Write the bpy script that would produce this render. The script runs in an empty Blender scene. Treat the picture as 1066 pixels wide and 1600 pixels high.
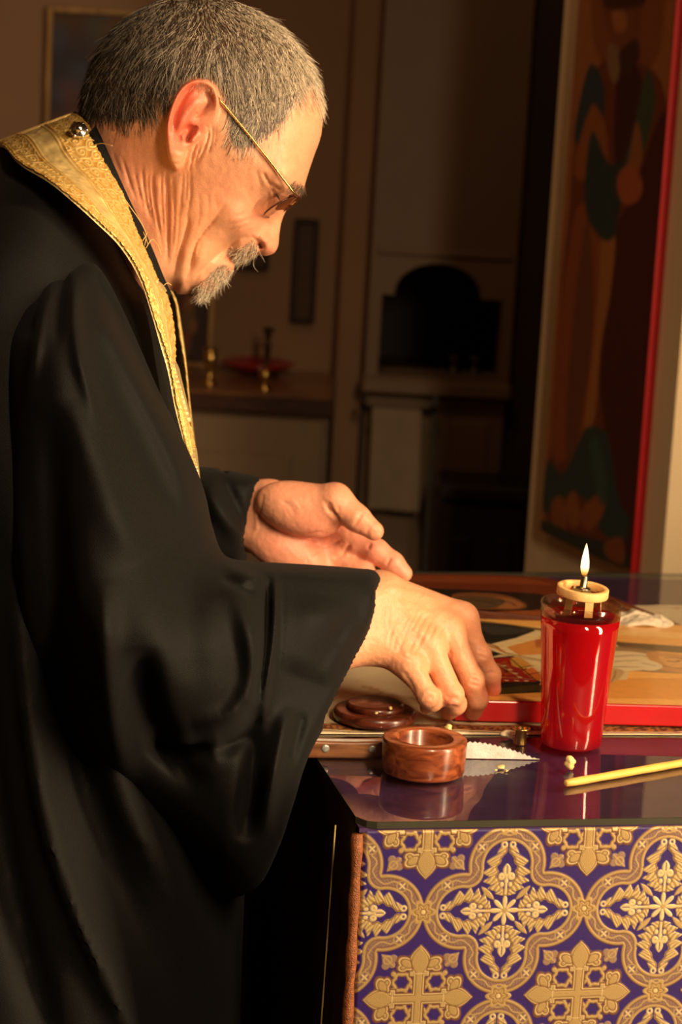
import bpy, math, random
import numpy as np
from mathutils import Matrix, Vector

random.seed(7)
RNG = np.random.default_rng(7)
scene = bpy.context.scene
COL = scene.collection

# ---------------------------------------------------------------- camera
FPX = 3780.0                       # focal length in pixels of the 1066 x 1600 frame
CAM = np.array([0.0, 0.0, 1.54])
PITCH = math.atan((800 - 60) / FPX)
ROLL = math.radians(3.2)
cam_data = bpy.data.cameras.new('camera')
cam_data.sensor_fit = 'VERTICAL'
cam_data.sensor_height = 36.0
cam_data.lens = FPX / 1600 * 36.0
cam_data.clip_start = 0.05
cam = bpy.data.objects.new('camera', cam_data)
COL.objects.link(cam)
ROT = Matrix.Rotation(math.pi / 2 - PITCH, 3, 'X') @ Matrix.Rotation(ROLL, 3, 'Z')
cam.matrix_world = Matrix.Translation(CAM.tolist()) @ ROT.to_4x4()
cam_data.dof.use_dof = True
cam_data.dof.focus_distance = 1.76
cam_data.dof.aperture_fstop = 9.5
scene.camera = cam

# ---------------------------------------------------------------- light
scene.view_settings.view_transform = 'Standard'
scene.view_settings.look = 'None'
scene.view_settings.gamma = 1.0
scene.view_settings.use_curve_mapping = False
scene.view_settings.exposure = 0.0

world = bpy.data.worlds.new('dim_room_air')
scene.world = world
world.use_nodes = True
world.node_tree.nodes['Background'].inputs[0].default_value = (1.0, 0.62, 0.32, 1)
world.node_tree.nodes['Background'].inputs[1].default_value = 0.012


def area(name, loc, target, sx, sy, power, colour, spread=math.pi):
    d = bpy.data.lights.new(name, 'AREA')
    d.shape = 'RECTANGLE'
    d.size, d.size_y = sx, sy
    d.energy = power
    d.color = colour
    d.spread = spread
    o = bpy.data.objects.new(name, d)
    COL.objects.link(o)
    o.location = loc
    o.rotation_euler = (Vector(target) - Vector(loc)).to_track_quat('-Z', 'Y').to_euler()
    return o


WARM = (1.0, 0.72, 0.43)
area('window_light', (1.50, 1.05, 1.55), (0.0, 1.85, 1.22), 0.22, 2.0, 25, WARM, math.radians(100))
area('room_lamp', (0.66, 0.25, 2.25), (0.15, 1.80, 1.08), 0.16, 0.9, 6.2, WARM, math.radians(70))
area('added_back_fill', (-0.15, 2.95, 2.55), (-0.05, 4.3, 1.0), 0.3, 0.3, 0.9, (1.0, 0.60, 0.32), math.radians(120))  # unseen fill light, added to lift the dark niche and back wall


# ---------------------------------------------------------------- projection
ROTN = np.array(ROT)


def rays(px, py):
    px = np.asarray(px, float)
    py = np.asarray(py, float)
    d = np.stack([(px - 533) / FPX, -(py - 800) / FPX, -np.ones_like(px)], -1)
    return d @ ROTN.T


def at(px, py, Y):
    """World point on the vertical plane y = Y seen at a pixel (arrays allowed)."""
    d = rays(px, py)
    return CAM + d * (np.asarray(Y, float) / d[..., 1])[..., None]


def at_z(px, py, Z):
    """World point on the horizontal plane z = Z seen at a pixel."""
    d = rays(px, py)
    return CAM + d * ((np.asarray(Z, float) - CAM[2]) / d[..., 2])[..., None]


def to_px(P):
    q = (np.asarray(P, float) - CAM) @ ROTN
    return np.stack([533 - FPX * q[..., 0] / q[..., 2], 800 + FPX * q[..., 1] / q[..., 2]], -1)


def V(px, py, Y):
    return Vector(at(px, py, Y).tolist())


# ---------------------------------------------------------------- mesh helpers
def tag(o, label=None, category=None, group=None, kind=None):
    if label:
        o['label'] = label
    if category:
        o['category'] = category
    if group:
        o['group'] = group
    if kind:
        o['kind'] = kind
    return o


def empty(name, loc=(0, 0, 0), rz=0.0):
    o = bpy.data.objects.new(name, None)
    o.empty_display_size = 0.05
    COL.objects.link(o)
    o.location = loc
    o.rotation_euler = (0, 0, rz)
    return o


def link(name, me, mat=None, parent=None, world_coords=True):
    o = bpy.data.objects.new(name, me)
    COL.objects.link(o)
    if mat is not None and len(me.materials) == 0:
        me.materials.append(mat)
    if parent is not None:
        o.parent = parent
        if world_coords:
            bpy.context.view_layer.update()
            o.matrix_parent_inverse = parent.matrix_world.inverted()
    return o


def mesh(name, verts, faces, mat=None, parent=None, smooth=True, colour=None, attrs=None):
    me = bpy.data.meshes.new(name)
    verts = np.asarray(verts, np.float32)
    if isinstance(faces, np.ndarray):
        n, k = faces.shape
        me.vertices.add(len(verts))
        me.vertices.foreach_set('co', verts.ravel())
        me.loops.add(n * k)
        me.loops.foreach_set('vertex_index', faces.astype(np.int32).ravel())
        me.polygons.add(n)
        me.polygons.foreach_set('loop_start', np.arange(0, n * k, k, dtype=np.int32))
        me.update(calc_edges=True)
        me.validate()
    else:
        me.from_pydata(verts.tolist(), [], faces)
        me.update()
    if smooth:
        me.polygons.foreach_set('use_smooth', np.ones(len(me.polygons), bool))
    if colour is not None:
        a = me.color_attributes.new('paint', 'FLOAT_COLOR', 'POINT')
        c = np.ones((len(verts), 4), np.float32)
        c[:, :3] = colour
        a.data.foreach_set('color', c.ravel())
    for k_, v_ in (attrs or {}).items():
        a = me.attributes.new(k_, 'FLOAT', 'POINT')
        a.data.foreach_set('value', np.asarray(v_, np.float32).ravel())
    return link(name, me, mat, parent)


class MB:
    """Collects boxes, lathes, tubes and prisms; build() links them as one mesh."""

    def __init__(self):
        self.v, self.f, self.s = [], [], []

    def add(self, v, f, smooth=True):
        b = len(self.v)
        self.v += [tuple(map(float, p)) for p in v]
        self.f += [tuple(i + b for i in q) for q in f]
        self.s += [smooth] * len(f)
        return self

    def box(self, c, size, rot=None, bev=0.0):
        sx, sy, sz = [s / 2 for s in size]
        R = np.array(rot) if rot is not None else np.eye(3)
        if bev <= 0:
            p = np.array([(x, y, z) for z in (-sz, sz) for x, y in ((-sx, -sy), (sx, -sy), (sx, sy), (-sx, sy))])
            f = [(3, 2, 1, 0), (4, 5, 6, 7), (0, 1, 5, 4), (1, 2, 6, 5), (2, 3, 7, 6), (3, 0, 4, 7)]
            return self.add(p @ R.T + np.asarray(c), f, False)
        b = bev
        ring = []
        for z, ins in ((-sz, b), (-sz + b, 0), (sz - b, 0), (sz, b)):
            ax, ay = sx - ins, sy - ins
            bx, by = max(ax - b, 0), max(ay - b, 0)
            ring.append([(-bx, -ay, z), (bx, -ay, z), (ax, -by, z), (ax, by, z), (bx, ay, z), (-bx, ay, z), (-ax, by, z), (-ax, -by, z)])
        p = np.array(sum(ring, []))
        f = [tuple(range(7, -1, -1)), tuple(range(24, 32))]
        for k in range(3):
            for i in range(8):
                j = (i + 1) % 8
                f.append((k * 8 + i, k * 8 + j, k * 8 + 8 + j, k * 8 + 8 + i))
        return self.add(p @ R.T + np.asarray(c), f, False)

    def lathe(self, prof, c=(0, 0, 0), n=48, rot=None, closed=False, sx=1.0, sy=1.0):
        R = np.array(rot) if rot is not None else np.eye(3)
        v, f = [], []
        for r, z in prof:
            for i in range(n):
                a = 2 * math.pi * i / n
                v.append((r * math.cos(a) * sx, r * math.sin(a) * sy, z))
        m = len(prof)
        for k in range(m if closed else m - 1):
            k2 = (k + 1) % m
            for i in range(n):
                j = (i + 1) % n
                f.append((k * n + i, k * n + j, k2 * n + j, k2 * n + i))
        if not closed:
            if prof[0][0] > 1e-6:
                f.append(tuple(range(n - 1, -1, -1)))
            if prof[-1][0] > 1e-6:
                f.append(tuple(range((m - 1) * n, m * n)))
        return self.add(np.array(v) @ R.T + np.asarray(c), f)

    def tube(self, pts, rad, n=10, cap=True):
        pts = [np.asarray(p, float) for p in pts]
        m = len(pts)
        rad = [rad] * m if np.isscalar(rad) else rad
        v, f = [], []
        u = None
        for k in range(m):
            t = pts[min(k + 1, m - 1)] - pts[max(k - 1, 0)]
            t = t / (np.linalg.norm(t) + 1e-12)
            if u is None:
                u = np.cross(t, (0, 0, 1.0))
                if np.linalg.norm(u) < 1e-3:
                    u = np.cross(t, (1.0, 0, 0))
            u = u - t * (u @ t)
            u = u / np.linalg.norm(u)
            w = np.cross(t, u)
            for i in range(n):
                a = 2 * math.pi * i / n
                v.append(pts[k] + rad[k] * (u * math.cos(a) + w * math.sin(a)))
        for k in range(m - 1):
            for i in range(n):
                j = (i + 1) % n
                f.append((k * n + i, k * n + j, k * n + n + j, k * n + n + i))
        if cap:
            f.append(tuple(range(n - 1, -1, -1)))
            f.append(tuple(range((m - 1) * n, m * n)))
        return self.add(v, f)

    def prism(self, loop, up, smooth=False):
        """A closed loop of points extruded by the vector up."""
        loop = np.asarray(loop, float)
        n = len(loop)
        v = np.concatenate([loop, loop + np.asarray(up)])
        f = [tuple(range(n - 1, -1, -1)), tuple(range(n, 2 * n))]
        f += [(i, (i + 1) % n, n + (i + 1) % n, n + i) for i in range(n)]
        return self.add(v, f, smooth)

    def build(self, name, mat=None, parent=None, bevel=0.0):
        me = bpy.data.meshes.new(name)
        me.from_pydata(self.v, [], self.f)
        me.update()
        me.polygons.foreach_set('use_smooth', np.array(self.s, bool))
        o = link(name, me, mat, parent)
        if bevel:
            m = o.modifiers.new('soft_edges', 'BEVEL')
            m.width = bevel
            m.segments = 2
            m.limit_method = 'ANGLE'
        return o


# ---------------------------------------------------------------- fields
def catmull(pts, closed=True, sub=8):
    p = np.asarray(pts, float)
    n = len(p)
    out = []
    for i in range(n if closed else n - 1):
        if closed:
            a, b, c, d = p[i - 1], p[i], p[(i + 1) % n], p[(i + 2) % n]
        else:
            a, b, c, d = p[max(i - 1, 0)], p[i], p[i + 1], p[min(i + 2, n - 1)]
        for t in np.arange(sub) / sub:
            out.append(0.5 * (2 * b + (c - a) * t + (2 * a - 5 * b + 4 * c - d) * t * t + (3 * b - a - 3 * c + d) * t ** 3))
    if not closed:
        out.append(p[-1])
    return np.array(out)


def seg_dist(X, Y, pts, closed=False):
    """Distance to a polyline and the position along it (0..1)."""
    p = np.asarray(pts, float)
    q = np.roll(p, -1, 0) if closed else p[1:]
    p0 = p if closed else p[:-1]
    best = np.full(X.shape, 1e18)
    par = np.zeros(X.shape)
    n = len(p0)
    for i in range(n):
        ax, ay = p0[i]
        dx, dy = q[i] - p0[i]
        L = dx * dx + dy * dy + 1e-12
        t = np.clip(((X - ax) * dx + (Y - ay) * dy) / L, 0, 1)
        d = (X - ax - t * dx) ** 2 + (Y - ay - t * dy) ** 2
        m = d < best
        best = np.where(m, d, best)
        par = np.where(m, (i + t) / n, par)
    return np.sqrt(best), par


def inside(X, Y, pts):
    p = np.asarray(pts, float)
    r = np.zeros(X.shape, bool)
    n = len(p)
    for i in range(n):
        x0, y0 = p[i]
        x1, y1 = p[(i + 1) % n]
        if y0 == y1:
            continue
        c = ((y0 > Y) != (y1 > Y)) & (X < (x1 - x0) * (Y - y0) / (y1 - y0) + x0)
        r ^= c
    return r


def poly_sdf(X, Y, pts):
    """Positive inside."""
    d, _ = seg_dist(X, Y, pts, True)
    return np.where(inside(X, Y, pts), d, -d)


def rbf(pts, vals, X, Y, scale=100.0, lam=1e-3):
    """Thin-plate interpolation of values given at scattered points."""
    p = np.asarray(pts, float) / scale
    v = np.asarray(vals, float)
    if v.ndim == 1:
        v = v[:, None]
    n = len(p)

    def k(r2):
        return 0.5 * r2 * np.log(r2 + 1e-9)
    A = np.zeros((n + 3, n + 3))
    A[:n, :n] = k(((p[:, None] - p[None]) ** 2).sum(-1)) + lam * np.eye(n)
    A[:n, n] = 1
    A[:n, n + 1:] = p
    A[n:, :n] = A[:n, n:].T
    w = np.linalg.solve(A, np.concatenate([v, np.zeros((3, v.shape[1]))]))
    x = np.asarray(X, float) / scale
    y = np.asarray(Y, float) / scale
    out = np.zeros(x.shape + (v.shape[1],))
    for i in range(n):
        out += k((x - p[i, 0]) ** 2 + (y - p[i, 1]) ** 2)[..., None] * w[i]
    out += w[n] + x[..., None] * w[n + 1] + y[..., None] * w[n + 2]
    return out[..., 0] if out.shape[-1] == 1 else out


def sstep(a, b, x):
    t = np.clip((x - a) / (b - a), 0, 1)
    return t * t * (3 - 2 * t)


def strokes(X, Y, lst):
    """Sum of soft ridges (+) and grooves (-): (points, half width, height[, taper])."""
    out = np.zeros(X.shape)
    for pts, w, h in lst:
        c = catmull(pts, False, 5)
        lo, hi = c.min(0) - 3.2 * w, c.max(0) + 3.2 * w
        m = (X > lo[0]) & (X < hi[0]) & (Y > lo[1]) & (Y < hi[1])
        if not m.any():
            continue
        d, t = seg_dist(X[m], Y[m], c)
        out[m] += h * np.exp(-(d / w) ** 2) * sstep(-.04, .30, np.minimum(t, 1 - t))
    return out


def surface_nets(F, org, step):
    """Quads on the zero set of F (negative inside)."""
    neg = F < 0
    nx, ny, nz = F.shape
    cnt = np.zeros((nx - 1, ny - 1, nz - 1), np.int8)
    C = [(i, j, k) for i in (0, 1) for j in (0, 1) for k in (0, 1)]
    for i, j, k in C:
        cnt += neg[i:nx - 1 + i, j:ny - 1 + j, k:nz - 1 + k]
    I, J, K = np.nonzero((cnt > 0) & (cnt < 8))
    vid = np.full(cnt.shape, -1, np.int32)
    vid[I, J, K] = np.arange(len(I))
    val = {c: F[I + c[0], J + c[1], K + c[2]] for c in C}
    acc = np.zeros((len(I), 3))
    num = np.zeros(len(I))
    for a in C:
        for ax in range(3):
            if a[ax]:
                continue
            b = tuple(1 if q == ax else a[q] for q in range(3))
            va, vb = val[a], val[b]
            m = (va < 0) != (vb < 0)
            t = np.where(m, va / np.where(m, va - vb, 1), 0)
            for q in range(3):
                acc[:, q] += np.where(m, a[q] + (t if q == ax else 0), 0)
            num += m
    P = (np.stack([I, J, K], 1) + acc / num[:, None]) * np.asarray(step) + np.asarray(org)
    faces = []
    for ax in range(3):
        s0 = [slice(None)] * 3
        s1 = [slice(None)] * 3
        s0[ax] = slice(0, -1)
        s1[ax] = slice(1, None)
        ch = neg[tuple(s0)] != neg[tuple(s1)]
        o1, o2 = [(1, 2), (2, 0), (0, 1)][ax]
        sl = [slice(None)] * 3
        sl[o1] = slice(1, -1)
        sl[o2] = slice(1, -1)
        idx = np.stack(np.nonzero(ch[tuple(sl)]), 1)
        if not len(idx):
            continue
        idx[:, o1] += 1
        idx[:, o2] += 1
        flip = neg[tuple(idx.T)]
        q = []
        for d1, d2 in ((-1, -1), (0, -1), (0, 0), (-1, 0)):
            c = idx.copy()
            c[:, o1] += d1
            c[:, o2] += d2
            q.append(vid[tuple(c.T)])
        q = np.stack(q, 1)
        q[~flip] = q[~flip][:, ::-1]
        faces.append(q)
    return P, np.concatenate(faces)


def vnormals(P, Q):
    n = np.zeros_like(P)
    fn = np.cross(P[Q[:, 2]] - P[Q[:, 0]], P[Q[:, 3]] - P[Q[:, 1]])
    for c in range(4):
        for a in range(3):
            n[:, a] += np.bincount(Q[:, c], fn[:, a], len(P))
    return n / (np.linalg.norm(n, axis=1, keepdims=True) + 1e-12)


def relax(P, Q, it=2, lam=0.5):
    deg = np.zeros(len(P))
    for c in range(4):
        deg += 2 * np.bincount(Q[:, c], minlength=len(P))
    for _ in range(it):
        s = np.zeros_like(P)
        for c in range(4):
            for e in (1, 3):
                nb = P[Q[:, (c + e) % 4]]
                for a in range(3):
                    s[:, a] += np.bincount(Q[:, c], nb[:, a], len(P))
        P = P + lam * (s / np.maximum(deg, 1)[:, None] - P)
    return P


def taubin(P, Q, n):
    """Smoothing that keeps the volume."""
    for _ in range(n):
        P = relax(relax(P, Q, 1, 0.55), Q, 1, -0.57)
    return P


def bilin(A, x, y):
    """Sample A[ix, iy] at fractional indices."""
    x = np.clip(x, 0, A.shape[0] - 1.001)
    y = np.clip(y, 0, A.shape[1] - 1.001)
    i, j = x.astype(int), y.astype(int)
    u, v = x - i, y - j
    return A[i, j] * (1 - u) * (1 - v) + A[i + 1, j] * u * (1 - v) + A[i, j + 1] * (1 - u) * v + A[i + 1, j + 1] * u * v


def vnoise(X, Y, scale, seed=0):
    """Smooth value noise, -1..1."""
    r = np.random.default_rng(seed).uniform(-1, 1, (64, 64))
    x = np.asarray(X) / scale
    y = np.asarray(Y) / scale
    i, j = np.floor(x).astype(int), np.floor(y).astype(int)
    u, v = x - i, y - j
    u, v = u * u * (3 - 2 * u), v * v * (3 - 2 * v)
    a = r[i % 64, j % 64] * (1 - u) + r[(i + 1) % 64, j % 64] * u
    b = r[i % 64, (j + 1) % 64] * (1 - u) + r[(i + 1) % 64, (j + 1) % 64] * u
    return a * (1 - v) + b * v


def smin(a, b, k):
    h = np.clip(0.5 + 0.5 * (b - a) / k, 0, 1)
    return b + (a - b) * h - k * h * (1 - h)


def smax(a, b, k):
    return -smin(-a, -b, k)


def round_cone(P, a, b, ra, rb):
    """Distance to a tapered capsule."""
    a, b = np.asarray(a, float), np.asarray(b, float)
    ab = b - a
    t = np.clip(((P - a) @ ab) / (ab @ ab + 1e-12), 0, 1)
    return np.linalg.norm(P - a - t[..., None] * ab, axis=-1) - (ra + (rb - ra) * t)


def srgb(r, g=None, b=None):
    if isinstance(r, str):
        r, g, b = [int(r[i:i + 2], 16) for i in (0, 2, 4)]
    return np.array([(c / 255 / 12.92) if c / 255 <= 0.04045 else ((c / 255 + 0.055) / 1.055) ** 2.4 for c in (r, g, b)])


def grid_faces(nu, nv):
    i, j = np.meshgrid(np.arange(nu - 1), np.arange(nv - 1), indexing='ij')
    a = (i * nv + j).ravel()
    return np.stack([a, a + nv, a + nv + 1, a + 1], 1)


# ---------------------------------------------------------------- materials
def fresnel(nt, ior):
    """Fresnel that reads the same from both sides of a thin wall."""
    g = nt.nodes.new('ShaderNodeNewGeometry')
    m = nt.nodes.new('ShaderNodeMapRange')
    m.inputs['To Min'].default_value = ior
    m.inputs['To Max'].default_value = 1.0 / ior
    nt.links.new(g.outputs['Backfacing'], m.inputs[0])
    f = nt.nodes.new('ShaderNodeFresnel')
    nt.links.new(m.outputs[0], f.inputs['IOR'])
    return f


def material(name):
    m = bpy.data.materials.new(name)
    m.use_nodes = True
    nt = m.node_tree
    return m, nt, nt.nodes['Principled BSDF']


def nd(nt, typ, **kw):
    n = nt.nodes.new(typ)
    for k, v in kw.items():
        if k in n.inputs:
            n.inputs[k].default_value = v
        else:
            setattr(n, k, v)
    return n


def plain(name, col, rough=0.5, metal=0.0, noise=0.12, scale=20.0, bump=0.0, bscale=None, coat=0.0, sheen=0.0, spec=0.5, stretch=(1, 1, 1)):
    """A Principled surface whose colour varies with noise, with a fine relief."""
    m, nt, b = material(name)
    b.inputs['Roughness'].default_value = rough
    b.inputs['Metallic'].default_value = metal
    b.inputs['Coat Weight'].default_value = coat
    b.inputs['Sheen Weight'].default_value = sheen
    b.inputs['Specular IOR Level'].default_value = spec
    tc = nd(nt, 'ShaderNodeTexCoord')
    mp = nd(nt, 'ShaderNodeMapping')
    mp.inputs['Scale'].default_value = stretch
    nt.links.new(tc.outputs['Object'], mp.inputs[0])
    nz = nd(nt, 'ShaderNodeTexNoise', Scale=scale, Detail=4.0)
    nt.links.new(mp.outputs[0], nz.inputs[0])
    cr = nd(nt, 'ShaderNodeValToRGB')
    c = np.asarray(col, float)
    cr.color_ramp.elements[0].color = (*(c * (1 - noise)), 1)
    cr.color_ramp.elements[1].color = (*np.minimum(c * (1 + noise), 1), 1)
    cr.color_ramp.elements[0].position = 0.3
    cr.color_ramp.elements[1].position = 0.7
    nt.links.new(nz.outputs[0], cr.inputs[0])
    nt.links.new(cr.outputs[0], b.inputs['Base Color'])
    if bump:
        n2 = nd(nt, 'ShaderNodeTexNoise', Scale=bscale or scale * 6, Detail=3.0)
        nt.links.new(mp.outputs[0], n2.inputs[0])
        bp = nd(nt, 'ShaderNodeBump', Strength=bump, Distance=0.002)
        nt.links.new(n2.outputs[0], bp.inputs['Height'])
        nt.links.new(bp.outputs[0], b.inputs['Normal'])
    return m


def painted(name, rough=0.45, metal_attr=None, coat=0.0, bump=0.0, bscale=300.0, spec=0.5, sss=0.0):
    """Colour from the mesh's own 'paint' attribute, with a faint grain over it."""
    m, nt, b = material(name)
    b.inputs['Roughness'].default_value = rough
    b.inputs['Coat Weight'].default_value = coat
    b.inputs['Specular IOR Level'].default_value = spec
    a = nd(nt, 'ShaderNodeAttribute', attribute_name='paint')
    nz = nd(nt, 'ShaderNodeTexNoise', Scale=bscale, Detail=4.0)
    tc = nd(nt, 'ShaderNodeTexCoord')
    nt.links.new(tc.outputs['Object'], nz.inputs[0])
    mr = nd(nt, 'ShaderNodeMapRange')
    mr.inputs['To Min'].default_value = 0.82
    mr.inputs['To Max'].default_value = 1.18
    nt.links.new(nz.outputs[0], mr.inputs[0])
    mx = nd(nt, 'ShaderNodeVectorMath', operation='SCALE')
    nt.links.new(a.outputs['Color'], mx.inputs[0])
    nt.links.new(mr.outputs[0], mx.inputs['Scale'])
    nt.links.new(mx.outputs[0], b.inputs['Base Color'])
    if metal_attr:
        a2 = nd(nt, 'ShaderNodeAttribute', attribute_name=metal_attr)
        nt.links.new(a2.outputs['Fac'], b.inputs['Metallic'])
    if bump:
        bp = nd(nt, 'ShaderNodeBump', Strength=bump, Distance=0.001)
        nt.links.new(nz.outputs[0], bp.inputs['Height'])
        nt.links.new(bp.outputs[0], b.inputs['Normal'])
    if sss:
        b.inputs['Subsurface Weight'].default_value = sss
        b.inputs['Subsurface Radius'].default_value = (1.0, 0.35, 0.15)
        b.inputs['Subsurface Scale'].default_value = 0.004
    return m


def wood(name, dark, light, scale=14.0, rough=0.35, axis='X', coat=0.2):
    m, nt, b = material(name)
    b.inputs['Roughness'].default_value = rough
    b.inputs['Coat Weight'].default_value = coat
    tc = nd(nt, 'ShaderNodeTexCoord')
    mp = nd(nt, 'ShaderNodeMapping')
    mp.inputs['Scale'].default_value = {'X': (1, 9, 9), 'Y': (9, 1, 9), 'Z': (9, 9, 1)}[axis]
    nt.links.new(tc.outputs['Object'], mp.inputs[0])
    nz = nd(nt, 'ShaderNodeTexNoise', Scale=scale, Detail=6.0, Distortion=1.2)
    nt.links.new(mp.outputs[0], nz.inputs[0])
    cr = nd(nt, 'ShaderNodeValToRGB')
    cr.color_ramp.elements[0].color = (*dark, 1)
    cr.color_ramp.elements[1].color = (*light, 1)
    cr.color_ramp.elements[0].position = 0.35
    cr.color_ramp.elements[1].position = 0.68
    nt.links.new(nz.outputs[0], cr.inputs[0])
    nt.links.new(cr.outputs[0], b.inputs['Base Color'])
    bp = nd(nt, 'ShaderNodeBump', Strength=0.15, Distance=0.0005)
    nt.links.new(nz.outputs[0], bp.inputs['Height'])
    nt.links.new(bp.outputs[0], b.inputs['Normal'])
    return m
# ================================================================ the room
def struct(o):
    o['kind'] = 'structure'
    return o


YB = 4.20                                         # back wall
PLASTER = plain('tan_plaster', srgb(138, 106, 78), 0.8, noise=0.06, scale=5, bump=0.15, bscale=90)
CREAM = plain('cream_plaster', srgb(236, 208, 164), 0.8, noise=0.05, scale=4, bump=0.15, bscale=90)
DARKWALL = plain('dark_panelling', srgb(58, 42, 32), 0.6, noise=0.1, scale=6)
WHITEPAINT = plain('old_white_paint', srgb(126, 102, 78), 0.55, noise=0.05, scale=8)
FLOORM = wood('floor_boards', srgb(60, 34, 18), srgb(104, 62, 34), 6, 0.4, 'Y')

fl = empty('floor')
struct(fl)
for i in range(24):
    b = MB()
    b.box((-2.2 + 0.2 * i, 1.9, -0.011), (0.196, 6.2, 0.02), bev=0.003)
    struct(b.build('plank', FLOORM, fl))
b = MB()
b.box((0.1, 1.9, -0.03), (4.8, 6.2, 0.016))
struct(b.build('subfloor', DARKWALL, fl))
b = MB()
b.box((0.1, 1.9, 2.75), (4.8, 6.2, 0.1))
struct(b.build('ceiling', PLASTER))
b = MB()
b.box((-2.25, 1.9, 1.35), (0.1, 6.2, 2.7))
struct(b.build('wall_left', PLASTER))


def bx(px, py):
    p = at(px, py, YB)
    return float(p[0]), float(p[2])


def backpanel(x0, x1, z0, z1, y0, y1, bev=0.0, mb=None):
    mb = mb or MB()
    mb.box(((x0 + x1) / 2, (y0 + y1) / 2, (z0 + z1) / 2), (abs(x1 - x0), abs(y1 - y0), abs(z1 - z0)), bev=bev)
    return mb


XA, XB_, XC = bx(528, 500)[0], bx(575, 500)[0], bx(802, 500)[0]
# the wall behind the counter, a return, the built-in cupboard front and the dark opening right of it
struct(backpanel(-2.2, XA, 0, 2.7, YB + 0.12, YB + 0.35).build('wall_back', PLASTER))
struct(backpanel(XA, XB_, 0, 2.7, YB + 0.06, YB + 0.35, 0.004).build('wall_return', PLASTER))
struct(backpanel(XC + 0.12, 2.5, 0, 2.7, YB + 0.30, YB + 0.40).build('wall_recess', DARKWALL))
struct(backpanel(XC, XC + 0.13, 0, 2.7, YB + 0.02, YB + 0.35, 0.003).build('trim_1', DARKWALL))

# built-in cupboard with an arched niche
cup = empty('alcove_cupboard', ((XB_ + XC) / 2, YB, 0))
tag(cup, 'built-in painted cupboard with a dark arched niche in the back wall', 'cupboard')
nx0, nz0 = bx(590, 586)
nx1, _ = bx(778, 586)
_, nzs = bx(590, 459)
_, nzt = bx(685, 412)
ax0, ax1 = bx(617, 450)[0], bx(752, 450)[0]
cx, rr = (ax0 + ax1) / 2, (ax1 - ax0) / 2
arch = [(nx0, nzs), (ax0, nzs)] + [(cx - rr * math.cos(a), nzs + 0.004 + (nzt - nzs - 0.004) * math.sin(a)) for a in np.linspace(0.05, math.pi - 0.05, 21)] + [(ax1, nzs), (nx1, nzs)]
zt, zb = bx(685, 300)[1] + 0.02, bx(685, 604)[1]
b = MB()
for (xa, za), (xb, zc) in zip(arch[:-1], arch[1:]):      # front above the arch, in strips
    if xb - xa < 1e-5:
        continue
    b.prism([(xa, YB, za), (xb, YB, zc), (xb, YB, 2.7), (xa, YB, 2.7)], (0, 0.12, 0))
backpanel(XB_, nx0, zb, 2.7, YB, YB + 0.12, mb=b)
backpanel(nx1, XC, zb, 2.7, YB, YB + 0.12, mb=b)
backpanel(nx0, nx1, zb, nz0, YB, YB + 0.12, mb=b)
b.build('niche_front', WHITEPAINT, cup)
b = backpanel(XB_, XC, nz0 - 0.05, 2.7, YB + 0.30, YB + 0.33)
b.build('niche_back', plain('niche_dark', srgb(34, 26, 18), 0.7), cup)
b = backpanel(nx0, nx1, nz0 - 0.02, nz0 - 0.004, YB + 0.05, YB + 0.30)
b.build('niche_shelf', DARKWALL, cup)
lz = bx(685, 408)[1]
backpanel(XB_ + .01, XC - .01, lz + .008, lz + .02, YB - 0.006, YB + 0.01, 0.002).build('moulding', WHITEPAINT, cup)
backpanel(XB_ - .004, XC + .004, zb - .014, zb + .012, YB - 0.03, YB + 0.05, 0.004).build('ledge', WHITEPAINT, cup)
for k in range(2):
    xa = XB_ + 0.004 + k * (XC - XB_) / 2
    xb = xa + (XC - XB_) / 2 - 0.008
    dr = backpanel(xa, xb, 0.06, zb - 0.02, YB, YB + 0.02, 0.003).build('door', WHITEPAINT, cup)
    backpanel(xa + .025, xb - .025, 0.12, zb - 0.06, YB - 0.004, YB + 0.004, 0.003).build('panel', WHITEPAINT, dr)
for k, px in enumerate((712, 745)):
    p = bx(px, 580)
    b = MB()
    b.lathe([(.012, 0), (.014, .004), (.005, .010), (.006, .024), (.013, .034), (.011, .036), (0, .034)], (p[0], YB + 0.09, nz0 - 0.004), 18)
    tag(b.build('votive_cup', plain('dull_pewter', srgb(90, 84, 66), 0.4, 0.6), None), 'small pewter cup in the dark arched niche, ' + ('the one under its peak' if k == 0 else 'the one near its corner'), 'cup', 'cups in the niche')

# towel on a rail under the ledge
rail = MB()
t0, t1 = bx(582, 645)
t2, _ = bx(660, 645)
rail.tube([(t0 - .02, YB - .035, t1 + .014), (t2 + .02, YB - .035, t1 + .014)], .004, 10)
for x in (t0 - .02, t2 + .02):
    rail.tube([(x, YB - .035, t1 + .014), (x, YB + .004, t1 + .014)], .004, 8)
rail.build('towel_rail', plain('dark_iron', srgb(40, 32, 26), 0.5, 0.7), cup)
tz = bx(615, 790)[1]
nu, nv = 30, 40
U, Vv = np.meshgrid(np.linspace(t0, t2, nu), np.linspace(0, 1, nv), indexing='ij')
Zt = t1 + .019 + (tz - t1 - .019) * Vv
Yt = YB - .044 - .004 * np.sin((U - t0) * 90 + Vv * 2) * Vv - .002
front = np.stack([U + .006 * (Vv - .5) * np.sin(U * 60), Yt, Zt], -1).reshape(-1, 3)
back = front.copy()
back[:, 1] = YB - .024 + .001 * np.sin(front[:, 0] * 120)
back[:, 2] = t1 + .019 + (front[:, 2] - t1 - .019) * 0.9
Qg = grid_faces(nu, nv)
top = np.arange(nu) * nv
bridge = np.stack([top[:-1], top[1:], top[1:] + nu * nv, top[:-1] + nu * nv], 1)
TW = plain('linen', srgb(206, 190, 164), 0.85, noise=0.05, scale=30, bump=0.3, bscale=700)
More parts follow.
